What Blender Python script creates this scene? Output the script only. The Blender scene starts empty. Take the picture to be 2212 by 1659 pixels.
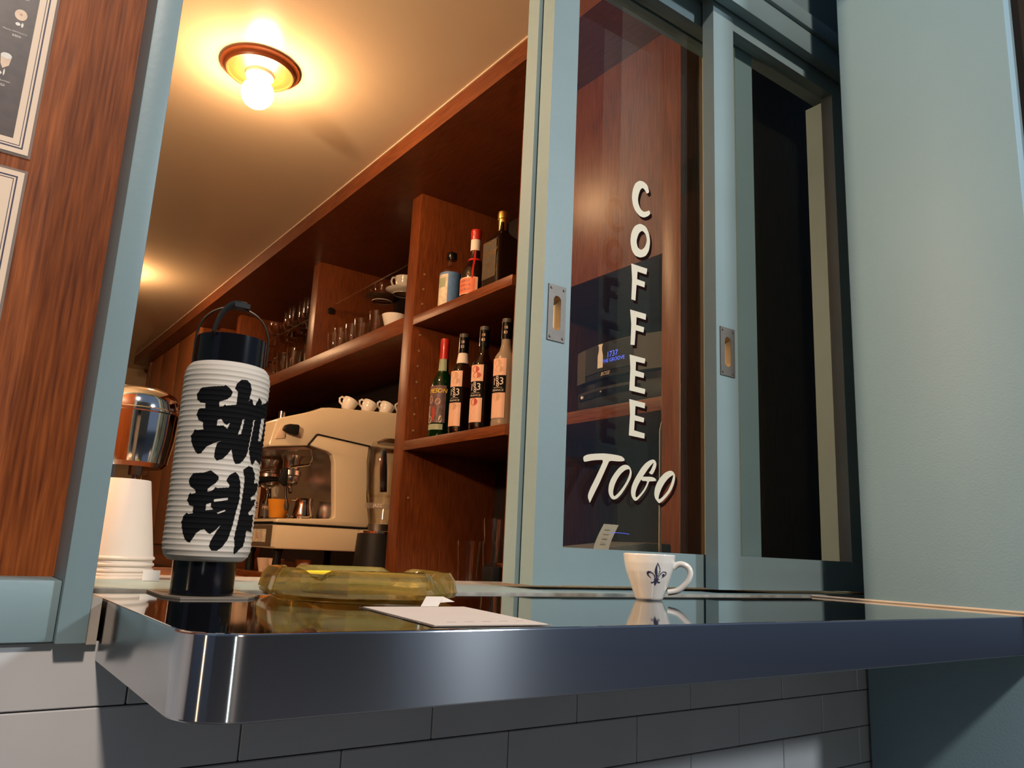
import bpy, bmesh, math, random
import numpy as np
from mathutils import Matrix, Vector
random.seed(7)
PI = math.pi
sc = bpy.context.scene
col = sc.collection
Z0 = 1.0            # the counter top stands 1 m above the floor; heights below are given from the counter top

# ------------------------------------------------------------------ camera
cam_d = bpy.data.cameras.new('camera'); cam = bpy.data.objects.new('camera', cam_d); col.objects.link(cam)
cam_d.sensor_width = 36.0; cam_d.lens = 1692.33 / 2212 * 36; cam_d.clip_start = 0.02; cam_d.clip_end = 100
rt = Vector((0.80504508, -0.59145584, 0.04563336)); up = Vector((-0.15965856, -0.14194206, 0.97691432)); fw = Vector((0.57132439, 0.79374583, 0.20870075))
m = Matrix((rt, up, -fw)).transposed().to_4x4(); m.translation = Vector((0, 0, Z0 + 0.05))
cam.matrix_world = m
sc.camera = cam

# ------------------------------------------------------------------ world, lamps, exposure
w = bpy.data.worlds.new('dusk'); sc.world = w; w.use_nodes = True
bg = w.node_tree.nodes['Background']; bg.inputs[0].default_value = (0.37, 0.50, 0.75, 1); bg.inputs[1].default_value = 0.32
def area(name, loc, target, size, power, color):
    d = bpy.data.lights.new(name, 'AREA'); d.shape = 'DISK'; d.size = size; d.energy = power; d.color = color
    o = bpy.data.objects.new(name, d); col.objects.link(o); o.location = Vector(loc) + Vector((0, 0, Z0))
    v = Vector(target) - Vector(loc); o.rotation_euler = v.to_track_quat('-Z', 'Y').to_euler(); return o
area('street_lamp_warm', (-0.50, -2.6, 3.20), (0.35, .69, -.05), 0.34, 158, (1.0, 0.86, 0.73))
area('street_lamp_cool', (2.75, -2.9, 1.95), (0.8, .72, 0.1), 0.34, 85, (0.84, 0.94, 1.0))
area('far_streak_lamp', (-1.25, -3.3, -.42), (.15, .45, -.02), .10, 5, (.86, 1.0, .95))  # added unseen lamp, puts a pale streak on the counter's rounded corner
area('side_streak_lamp', (-3.6, -.7, -.42), (.13, .45, -.02), .10, 4, (1.0, .72, .40))  # also added out of view, for the golden streak further round the corner
pl_ = bpy.data.lights.new('bar_lamp', 'POINT'); pl_.energy = 92; pl_.color = (1.0, .69, .41); pl_.shadow_soft_size = .045     # third bar lamp, left of the hatch
po = bpy.data.objects.new('bar_lamp', pl_); col.objects.link(po); po.location = (-.65, 1.15, .84 + Z0)
BULB = 235.0
sc.view_settings.view_transform = 'Standard'; sc.view_settings.look = 'None'
sc.view_settings.exposure = 0.0; sc.view_settings.gamma = 1.0; sc.view_settings.use_curve_mapping = False
cy = sc.cycles
cy.max_bounces = 10; cy.diffuse_bounces = 4; cy.glossy_bounces = 5; cy.transmission_bounces = 10; cy.transparent_max_bounces = 32
cy.caustics_reflective = False; cy.caustics_refractive = False; cy.sample_clamp_indirect = 3.0; cy.blur_glossy = 0.3
cy.use_denoising = True

# ------------------------------------------------------------------ materials
def nmat(name):
    m = bpy.data.materials.new(name); m.use_nodes = True
    return m, m.node_tree, m.node_tree.nodes['Principled BSDF']
def pmat(name, c, rough=.5, metal=0, spec=.5, coat=0, var=.06, vscale=25, bump=0, bscale=200, emit=None, es=0, trans=0, ior=1.45, aniso=0):
    m, nt, p = nmat(name)
    p.inputs['Roughness'].default_value = rough; p.inputs['Metallic'].default_value = metal
    p.inputs['Specular IOR Level'].default_value = spec; p.inputs['Coat Weight'].default_value = coat; p.inputs['Coat Roughness'].default_value = .08
    p.inputs['Transmission Weight'].default_value = trans; p.inputs['IOR'].default_value = ior
    p.inputs['Base Color'].default_value = (*c, 1)
    if emit: p.inputs['Emission Color'].default_value = (*emit, 1); p.inputs['Emission Strength'].default_value = es
    tc = nt.nodes.new('ShaderNodeTexCoord')
    if var:
        n = nt.nodes.new('ShaderNodeTexNoise'); n.inputs['Scale'].default_value = vscale; n.inputs['Detail'].default_value = 4
        r = nt.nodes.new('ShaderNodeValToRGB')
        r.color_ramp.elements[0].color = (*[v * (1 - var) for v in c], 1); r.color_ramp.elements[1].color = (*[min(1, v * (1 + var)) for v in c], 1)
        r.color_ramp.elements[0].position = .3; r.color_ramp.elements[1].position = .7
        nt.links.new(tc.outputs['Object'], n.inputs['Vector']); nt.links.new(n.outputs['Fac'], r.inputs['Fac']); nt.links.new(r.outputs['Color'], p.inputs['Base Color'])
    if bump:
        n2 = nt.nodes.new('ShaderNodeTexNoise'); n2.inputs['Scale'].default_value = bscale; n2.inputs['Detail'].default_value = 3
        b = nt.nodes.new('ShaderNodeBump'); b.inputs['Strength'].default_value = bump; b.inputs['Distance'].default_value = .001
        nt.links.new(tc.outputs['Object'], n2.inputs['Vector']); nt.links.new(n2.outputs['Fac'], b.inputs['Height']); nt.links.new(b.outputs['Normal'], p.inputs['Normal'])
    return m
def wood(name, dark, light, axis='z', rough=.36, coat=.0, scale=1.0, spec=.5):
    m, nt, p = nmat(name)
    tc = nt.nodes.new('ShaderNodeTexCoord'); mp = nt.nodes.new('ShaderNodeMapping')
    s = {'x': (7, 150, 150), 'y': (150, 7, 150), 'z': (150, 150, 7)}[axis]
    mp.inputs['Scale'].default_value = [v * scale for v in s]
    n = nt.nodes.new('ShaderNodeTexNoise'); n.inputs['Scale'].default_value = 2.2; n.inputs['Detail'].default_value = 6; n.inputs['Distortion'].default_value = .15
    n3 = nt.nodes.new('ShaderNodeTexNoise'); n3.inputs['Scale'].default_value = 5; n3.inputs['Detail'].default_value = 3
    mx = nt.nodes.new('ShaderNodeMath'); mx.operation = 'MULTIPLY_ADD'; mx.inputs[1].default_value = .40; 
    r = nt.nodes.new('ShaderNodeValToRGB'); r.color_ramp.elements[0].color = (*dark, 1); r.color_ramp.elements[1].color = (*light, 1)
    r.color_ramp.elements[0].position = .45; r.color_ramp.elements[1].position = .95
    L = nt.links.new
    L(tc.outputs['Object'], mp.inputs['Vector']); L(mp.outputs['Vector'], n.inputs['Vector']); L(tc.outputs['Object'], n3.inputs['Vector'])
    L(n3.outputs['Fac'], mx.inputs[0]); L(n.outputs['Fac'], mx.inputs[2]); L(mx.outputs[0], r.inputs['Fac']); L(r.outputs['Color'], p.inputs['Base Color'])
    b = nt.nodes.new('ShaderNodeBump'); b.inputs['Strength'].default_value = .30; b.inputs['Distance'].default_value = .001
    L(n.outputs['Fac'], b.inputs['Height']); L(b.outputs['Normal'], p.inputs['Normal'])
    p.inputs['Roughness'].default_value = rough; p.inputs['Coat Weight'].default_value = coat; p.inputs['Specular IOR Level'].default_value = spec
    return m
def thin_glass(name, tint=(1, 1, 1), rough=.0, ior=1.45, body=None, bodyfac=0):
    m = bpy.data.materials.new(name); m.use_nodes = True; nt = m.node_tree; nt.nodes.clear()
    o = nt.nodes.new('ShaderNodeOutputMaterial'); t = nt.nodes.new('ShaderNodeBsdfTransparent'); t.inputs[0].default_value = (*tint, 1)
    g = nt.nodes.new('ShaderNodeBsdfGlossy'); g.inputs['Roughness'].default_value = rough; g.inputs['Color'].default_value = (1, 1, 1, 1)
    f = nt.nodes.new('ShaderNodeFresnel'); f.inputs[0].default_value = ior; mx = nt.nodes.new('ShaderNodeMixShader')
    ge = nt.nodes.new('ShaderNodeNewGeometry'); iv = nt.nodes.new('ShaderNodeMath'); iv.operation = 'SUBTRACT'; iv.inputs[0].default_value = 1.0
    mu = nt.nodes.new('ShaderNodeMath'); mu.operation = 'MULTIPLY'      # only the outer faces reflect; thin walls do not bend light
    nt.links.new(ge.outputs['Backfacing'], iv.inputs[1]); nt.links.new(iv.outputs[0], mu.inputs[0]); nt.links.new(f.outputs[0], mu.inputs[1])
    nt.links.new(mu.outputs[0], mx.inputs[0]); nt.links.new(g.outputs[0], mx.inputs[2]); nt.links.new(mx.outputs[0], o.inputs[0])
    if body:
        d = nt.nodes.new('ShaderNodeBsdfDiffuse'); d.inputs[0].default_value = (*body, 1); m2 = nt.nodes.new('ShaderNodeMixShader'); m2.inputs[0].default_value = bodyfac
        nt.links.new(t.outputs[0], m2.inputs[1]); nt.links.new(d.outputs[0], m2.inputs[2]); nt.links.new(m2.outputs[0], mx.inputs[1])
    else: nt.links.new(t.outputs[0], mx.inputs[1])
    return m
M = {}
M['blue'] = pmat('blue_grey_paint', (.210, .290, .308), .42, var=.05, vscale=6, bump=.15, bscale=120)
M['bluewall'] = pmat('blue_wall_paint', (.215, .345, .42), .5, var=.04, vscale=3, bump=.3, bscale=300)
M['woodz'] = wood('mahogany_upright', (.075, .016, .0045), (.22, .060, .014), 'z')
M['woody'] = wood('mahogany_along', (.070, .015, .004), (.20, .054, .013), 'y')
M['woodx'] = wood('mahogany_deep', (.085, .020, .006), (.25, .07, .018), 'x')
M['woodsign'] = wood('mahogany_panel', (.12, .024, .005), (.38, .098, .020), 'z', rough=.5, spec=.2)
M['woodlight'] = wood('warm_cupboard_wood', (.20, .06, .020), (.46, .17, .06), 'z')
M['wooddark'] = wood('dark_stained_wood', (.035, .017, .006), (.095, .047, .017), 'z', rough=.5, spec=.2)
M['ceil'] = pmat('glossy_tan_paint', (.62, .50, .35), .18, spec=.5, var=.03, vscale=2, bump=.12, bscale=40)
M['tile'] = pmat('grey_tile', (.57, .56, .565), .32, var=.05, vscale=9)
M['grout'] = pmat('dark_grout', (.05, .05, .055), .9)
M['dark'] = pmat('dark_lining', (.012, .006, .004), .8)
M['floor'] = pmat('asphalt', (.09, .09, .095), .85, var=.2, vscale=60)
M['plaster'] = pmat('tan_plaster', (.42, .31, .19), .6)
M['caulk'] = pmat('beige_caulk', (.62, .50, .38), .6)
M['agedstrip'] = pmat('aged_strip', (.33, .31, .27), .6, var=.25, vscale=60)
M['filler'] = pmat('old_filler', (.36, .31, .265), .7, var=.15)
M['white'] = pmat('white_porcelain', (.80, .77, .72), .16, coat=.4, var=.01)
M['paper'] = pmat('white_paper', (.76, .68, .61), .6, var=.02)
M['papercup'] = pmat('warm_white_paper', (.74, .63, .52), .6, var=.02)
M['kraft'] = pmat('cream_print', (.78, .58, .42), .45, var=.02)
M['black'] = pmat('black_lacquer', (.004, .004, .006), .14, coat=.15, spec=.35, var=0)
M['matblack'] = pmat('matt_black', (.010, .010, .010), .5, var=0, spec=.3)
M['ink'] = pmat('black_ink', (.006, .006, .007), .8, var=0, spec=.08)
M['navy'] = pmat('navy_ink', (.025, .025, .07), .5, var=0)
M['chrome'] = pmat('chrome', (.72, .70, .68), .08, metal=1, var=0)
M['steel'] = pmat('brushed_steel', (.15, .13, .115), .5, metal=1, var=.06, vscale=80)
M['cream'] = pmat('cream_enamel', (.80, .68, .48), .25, coat=.5, var=.01)
M['orange'] = pmat('orange_paper', (.95, .36, .03), .5, var=.05, vscale=30, emit=(1, .35, .02), es=0)
M['gold'] = pmat('gold_foil', (.75, .50, .14), .3, metal=1, var=.05)
M['red'] = pmat('red_plastic', (.45, .02, .015), .3, coat=.3, var=0)
M['letter'] = pmat('cream_lettering', (.72, .66, .52), .55, var=.02)
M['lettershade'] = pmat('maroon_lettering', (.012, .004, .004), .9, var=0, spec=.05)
M['pane'] = thin_glass('window_glass', (.93, .95, .94))
M['clear'] = thin_glass('clear_glass', (.95, .94, .92), ior=1.55)
M['smoke'] = thin_glass('smoked_glass', (.35, .28, .22), ior=1.5)
M['syrup'] = thin_glass('syrup_glass', (.55, .48, .40), ior=1.5)
M['green'] = thin_glass('green_glass', (.08, .30, .07), ior=1.5, body=(.0, .03, .005), bodyfac=.5)
M['darkbottle'] = pmat('dark_bottle_glass', (.012, .006, .004), .06, coat=.5, var=0)
M['creamsyrup'] = thin_glass('coconut_syrup', (.6, .52, .42), ior=1.5, body=(.5, .40, .30), bodyfac=.55)
M['amber'] = thin_glass('amber_glass', (.80, .68, .34), rough=.02, ior=1.6, body=(.42, .33, .09), bodyfac=.16)
def amber():
    m = thin_glass('amber_dish_glass', (.84, .72, .36), rough=.02, ior=1.6, body=(.62, .48, .12), bodyfac=.22); nt = m.node_tree
    out = [n for n in nt.nodes if n.type == 'OUTPUT_MATERIAL'][0]; old = out.inputs[0].links[0].from_socket
    p = nt.nodes.new('ShaderNodeBsdfPrincipled'); p.inputs['Base Color'].default_value = (.96, .88, .55, 1); p.inputs['Transmission Weight'].default_value = 1; p.inputs['Roughness'].default_value = .04; p.inputs['IOR'].default_value = 1.47
    mx = nt.nodes.new('ShaderNodeMixShader'); mx.inputs[0].default_value = .42
    nt.links.new(old, mx.inputs[1]); nt.links.new(p.outputs[0], mx.inputs[2]); nt.links.new(mx.outputs[0], out.inputs[0]); return m
M['amber'] = amber()
M['yellow'] = pmat('yellow_print', (.85, .62, .02), .5, var=.03)
M['lantern'] = pmat('lantern_paper', (.58, .52, .45), .65, var=.03, vscale=40)
M['pale_blue'] = pmat('pale_blue_enamel', (.40, .50, .68), .3, coat=.3, var=0)
M['photo'] = pmat('dark_photo_print', (.055, .035, .035), .4, var=.35, vscale=90)
M['photo_pale'] = pmat('pale_photo_print', (.72, .50, .34), .45, var=.12, vscale=150)
M['photo_white'] = pmat('white_photo_print', (.75, .68, .60), .45, var=.1, vscale=150)
M['laminate'] = thin_glass('laminate', (.86, .84, .84), ior=1.4, body=(.6, .52, .45), bodyfac=.25)
M['lblue'] = pmat('blue_label', (.09, .20, .42), .5, var=.12, vscale=60)
M['lpale'] = pmat('pale_label', (.62, .55, .42), .5, var=.25, vscale=45)
M['lgreen'] = pmat('sage_label', (.30, .36, .25), .5, var=.1, vscale=50)
M['lpeach'] = pmat('peach_label', (.75, .46, .33), .5, var=.04)
M['lorange'] = pmat('orange_label', (.72, .18, .08), .5, var=.1, vscale=60)
M['lred'] = pmat('red_label', (.42, .05, .03), .5, var=.1)
M['lgrey'] = pmat('grey_label', (.07, .06, .05), .45, var=.1)
M['lpurple'] = pmat('plum_label', (.12, .07, .08), .5, var=.35, vscale=70)
M['ltan'] = pmat('tan_print', (.55, .33, .2), .5, var=.15, vscale=90)
M['led'] = pmat('blue_led', (.02, .03, .2), .5, var=0, emit=(.10, .16, 1.0), es=1.6)
M['satin'] = pmat('satin_chrome', (.85, .83, .80), .2, metal=1, var=0)
M['crystal'] = pmat('crystal_glass', (.97, .97, .96), .0, trans=1.0, ior=1.45, var=0)
M['brass'] = pmat('worn_brass', (.62, .42, .22), .42, metal=.6, var=.08)
M['wire'] = pmat('dark_wire', (.06, .045, .035), .3, metal=.8, var=0)
M['bulb'] = pmat('lit_bulb', (1, .8, .5), .4, var=0, emit=(1.0, .58, .29), es=BULB)
M['copper'] = pmat('copper_fitting', (.20, .05, .014), .4, var=.05)
M['ceramic'] = pmat('lamp_socket', (.8, .7, .55), .3, var=0)
def stainless():
    m, nt, p = nmat('stainless_counter')
    p.inputs['Metallic'].default_value = 1; p.inputs['Base Color'].default_value = (.47, .47, .49, 1)
    geo = nt.nodes.new('ShaderNodeNewGeometry'); sx = nt.nodes.new('ShaderNodeSeparateXYZ'); rg = nt.nodes.new('ShaderNodeMapRange')
    rg.inputs['From Min'].default_value = .5; rg.inputs['From Max'].default_value = .95; rg.inputs['To Min'].default_value = .16; rg.inputs['To Max'].default_value = .045
    L = nt.links.new
    L(geo.outputs['True Normal'], sx.inputs[0]); L(sx.outputs['Z'], rg.inputs['Value']); L(rg.outputs[0], p.inputs['Roughness'])   # polished top, brushed edge
    ra = nt.nodes.new('ShaderNodeMapRange'); ra.inputs['From Min'].default_value = .5; ra.inputs['From Max'].default_value = .95; ra.inputs['To Min'].default_value = 1.0; ra.inputs['To Max'].default_value = 0
    L(sx.outputs['Z'], ra.inputs['Value']); L(ra.outputs[0], p.inputs['Anisotropic'])
    cr_ = nt.nodes.new('ShaderNodeVectorMath'); cr_.operation = 'CROSS_PRODUCT'; cr_.inputs[1].default_value = (0, 0, 1)     # brushed along the edge
    p.inputs['Anisotropic Rotation'].default_value = .25; L(geo.outputs['Normal'], cr_.inputs[0]); L(cr_.outputs[0], p.inputs['Tangent'])
    tc = nt.nodes.new('ShaderNodeTexCoord'); mp = nt.nodes.new('ShaderNodeMapping'); mp.inputs['Scale'].default_value = (4, 4, 900)
    n = nt.nodes.new('ShaderNodeTexNoise'); n.inputs['Scale'].default_value = 1; n.inputs['Detail'].default_value = 2
    b = nt.nodes.new('ShaderNodeBump'); b.inputs['Strength'].default_value = .05; b.inputs['Distance'].default_value = .0005
    return m
M['stainless'] = stainless()

# ------------------------------------------------------------------ mesh helpers
class B:
    """collects shapes into one bmesh"""
    def __init__(s): s.bm = bmesh.new()
    def faces(s, vs, fs):
        v = [s.bm.verts.new(p) for p in vs]
        for f in fs:
            try: s.bm.faces.new([v[i] for i in f])
            except ValueError: pass
        return v
    def box(s, x0, x1, y0, y1, z0, z1):
        p = [(x, y, z) for x in (x0, x1) for y in (y0, y1) for z in (z0, z1)]
        s.faces(p, [(0, 1, 3, 2), (4, 6, 7, 5), (0, 4, 5, 1), (2, 3, 7, 6), (0, 2, 6, 4), (1, 5, 7, 3)]); return s
    def prism(s, poly, axis, a, b):
        """poly: 2D outline; axis: the direction of extrusion (x: (y,z), y: (x,z), z: (x,y))"""
        def P(u, v, t): return {'x': (t, u, v), 'y': (u, t, v), 'z': (u, v, t)}[axis]
        n = len(poly)
        vs = [P(u, v, a) for u, v in poly] + [P(u, v, b) for u, v in poly]
        s.faces(vs, [tuple(range(n))[::-1], tuple(range(n, 2 * n))] + [(i, (i + 1) % n, n + (i + 1) % n, n + i) for i in range(n)]); return s
    def lathe(s, prof, cx=0, cy=0, seg=32, sq=None, cap=True, rot=0, tilt=None):
        """prof: (r, z) pairs; sq: superellipse exponent for square sections"""
        rings = []
        for r, z in prof:
            ring = []
            for i in range(seg):
                a = 2 * PI * i / seg + rot; c, q = math.cos(a), math.sin(a)
                k = r if not sq else r / (abs(math.cos(a - rot)) ** sq + abs(math.sin(a - rot)) ** sq) ** (1 / sq)
                p = Vector((k * c, k * q, z))
                if tilt is not None: p = tilt @ p
                ring.append(s.bm.verts.new((p.x + cx, p.y + cy, p.z)))
            rings.append(ring)
        for a, b in zip(rings, rings[1:]):
            for i in range(seg): s.bm.faces.new((a[i], a[(i + 1) % seg], b[(i + 1) % seg], b[i]))
        if cap:
            for ring, flip in ((rings[0], True), (rings[-1], False)):
                try: s.bm.faces.new(ring[::-1] if flip else ring)
                except ValueError: pass
        return s
    def tube(s, pts, r, seg=10, rx=None, closed=False):
        """tube along pts; r a number or a list; rx: flat factor"""
        pts = [Vector(p) for p in pts]; n = len(pts); rings = []; prev = None
        for i, p in enumerate(pts):
            t = (pts[min(i + 1, n - 1)] - pts[max(i - 1, 0)]).normalized()
            if prev is None:
                ref = Vector((0, 0, 1)) if abs(t.z) < .9 else Vector((1, 0, 0)); u = t.cross(ref).normalized()
            else: u = (prev - t * prev.dot(t)).normalized()
            prev = u; v = t.cross(u)
            rr = r[i] if isinstance(r, (list, tuple)) else r
            rings.append([s.bm.verts.new(p + (u * math.cos(2 * PI * k / seg) * (rx or 1) + v * math.sin(2 * PI * k / seg)) * rr) for k in range(seg)])
        for a, b in zip(rings, rings[1:]):
            for k in range(seg): s.bm.faces.new((a[k], a[(k + 1) % seg], b[(k + 1) % seg], b[k]))
        s.bm.faces.new(rings[0][::-1]); s.bm.faces.new(rings[-1]); return s
    def patch(s, r, t0, t1, z0, z1, cx=0, cy=0, n=14, r1=None):
        """piece of a label wrapped on a round body"""
        r1 = r if r1 is None else r1
        vs = []
        for i in range(n + 1):
            a = t0 + (t1 - t0) * i / n
            vs += [(cx + r * math.cos(a), cy + r * math.sin(a), z0), (cx + r1 * math.cos(a), cy + r1 * math.sin(a), z1)]
        s.faces(vs, [(2 * i, 2 * i + 2, 2 * i + 3, 2 * i + 1) for i in range(n)]); return s
    def raw(s, vs, fs, f=lambda p: p):
        s.faces([f(p) for p in vs], fs); return s
    def sphere(s, c, r, seg=24, rings=12, sz=1):
        return s.lathe([(max(1e-5, r * math.sin(PI * i / rings)), c[2] - r * sz * math.cos(PI * i / rings)) for i in range(rings + 1)], c[0], c[1], seg)
def finish(b, name, mat, origin, smooth=35, bevel=0, seg=2):
    bm = b.bm
    o = Vector(origin)
    for v in bm.verts: v.co -= o
    bmesh.ops.recalc_face_normals(bm, faces=bm.faces)
    if bevel:
        ed = [e for e in bm.edges if len(e.link_faces) == 2 and e.calc_face_angle(0) > .6]
        bmesh.ops.bevel(bm, geom=ed, offset=bevel, segments=seg, profile=.5, affect='EDGES', clamp_overlap=True)
    me = bpy.data.meshes.new(name); bm.to_mesh(me); bm.free()
    me.materials.append(mat)
    if smooth:
        me.polygons.foreach_set('use_smooth', [True] * len(me.polygons))
        me.set_sharp_from_angle(angle=math.radians(smooth))
    return me
def setp(o, label, cat, group, kind):
    if label: o['label'] = label
    if cat: o['category'] = cat
    if group: o['group'] = group
    if kind: o['kind'] = kind
class T:
    """a thing: an Empty that parents its parts. local=True: shapes are given from the thing's own base"""
    def __init__(s, name, label, cat, at, group=None, kind=None, local=False, rot=0):
        s.o = bpy.data.objects.new(name, None); col.objects.link(s.o); s.o.empty_display_size = .02
        s.o.location = (at[0], at[1], at[2] + Z0); s.o.rotation_euler.z = rot
        s.org = (0, 0, 0) if local else at; setp(s.o, label, cat, group, kind)
    def part(s, name, b, mat, label=None, parent=None, **k):
        me = b if isinstance(b, bpy.types.Mesh) else finish(b, name, mat, s.org, **k)
        o = bpy.data.objects.new(name, me); col.objects.link(o); o.parent = parent or s.o
        if label: o['label'] = label
        return o
def one(name, b, mat, label, cat, at=None, group=None, kind=None, local=False, rot=0, **k):
    """a thing that is one mesh"""
    me = finish(b, name, mat, (0, 0, 0) if local else at, **k)
    o = bpy.data.objects.new(name, me); col.objects.link(o); o.location = (at[0], at[1], at[2] + Z0); o.rotation_euler.z = rot
    setp(o, label, cat, group, kind); return o
def dup(root, loc, label, rot=None):
    def cp(o, par):
        c = o.copy(); col.objects.link(c); c.parent = par
        for ch in list(o.children): cp(ch, c)
        return c
    r = cp(root, None); r.location = (loc[0], loc[1], loc[2] + Z0); r['label'] = label
    if rot is not None: r.rotation_euler.z = rot
    return r
_cc = {}
def outline(contours, smooth=0):
    """filled flat shape (with holes) from 2D contours -> verts, faces"""
    cu = bpy.data.curves.new('outline', 'CURVE'); cu.dimensions = '2D'; cu.fill_mode = 'BOTH'
    for c in contours:
        if smooth: c = chaikin(c, smooth)
        sp = cu.splines.new('POLY'); sp.points.add(len(c) - 1); sp.use_cyclic_u = True
        for p, q in zip(sp.points, c): p.co = (q[0], q[1], 0, 1)
    return curve_mesh(cu)
def curve_mesh(cu):
    o = bpy.data.objects.new('tmp', cu); col.objects.link(o)
    dg = bpy.context.evaluated_depsgraph_get(); me = o.evaluated_get(dg).to_mesh()
    vs = [tuple(v.co) for v in me.vertices]; fs = [tuple(p.vertices) for p in me.polygons]
    o.evaluated_get(dg).to_mesh_clear(); bpy.data.objects.remove(o); bpy.data.curves.remove(cu)
    return vs, fs
def text(t, size, shear=0, align='CENTER'):
    k = (t, size, shear, align)
    if k not in _cc:
        cu = bpy.data.curves.new('text', 'FONT'); cu.body = t; cu.size = size; cu.align_x = align; cu.align_y = 'CENTER'; cu.shear = shear; cu.resolution_u = 3
        _cc[k] = curve_mesh(cu)
    return _cc[k]
def chaikin(c, n):
    for _ in range(n):
        o = []
        for a, b in zip(c, c[1:] + c[:1]):
            o += [(a[0] * .8 + b[0] * .2, a[1] * .8 + b[1] * .2), (a[0] * .2 + b[0] * .8, a[1] * .2 + b[1] * .8)]
        c = o
    return c
def wraptext(b, t, size, r, th, z, cx=0, cy=0, shear=0, vertical=False, narrow=1):
    vs, fs = text(t, size, shear)
    def f(p):
        x, y = (p[0] * narrow, p[1]) if not vertical else (-p[1], p[0])
        a = th + x / r; return (cx + r * math.cos(a), cy + r * math.sin(a), z + y)
    b.raw(vs, fs, f); return b
def inside(contours, X, Y):
    """even-odd test of many points"""
    r = np.zeros(X.shape, bool)
    for c in contours:
        c = np.array(c); n = len(c)
        for i in range(n):
            (x0, y0), (x1, y1) = c[i], c[(i + 1) % n]
            if y0 == y1: continue
            k = (y0 > Y) != (y1 > Y)
            r ^= k & (X < (x1 - x0) * (Y - y0) / (y1 - y0) + x0)
    return r
def decal(contours, f, du, dv):
    """ink printed on a curved body: the cells of a fine grid that lie inside the outlines, laid on the body by f(u, v)"""
    allp = np.array([p for c in contours for p in c]); u0, v0 = allp.min(0); u1, v1 = allp.max(0)
    nu, nv = int((u1 - u0) / du) + 2, int((v1 - v0) / dv) + 2
    U, V = np.meshgrid(u0 + (np.arange(nu) + .5) * du, v0 + (np.arange(nv) + .5) * dv, indexing='ij')
    ins = inside(contours, U, V); idx = {}; vs = []; fs = []
    def vi(i, j):
        if (i, j) not in idx: idx[(i, j)] = len(vs); vs.append(f(u0 + i * du, v0 + j * dv))
        return idx[(i, j)]
    for i, j in zip(*np.nonzero(ins)): fs.append((vi(i, j), vi(i + 1, j), vi(i + 1, j + 1), vi(i, j + 1)))
    b = B(); b.faces(vs, fs); return b
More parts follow.
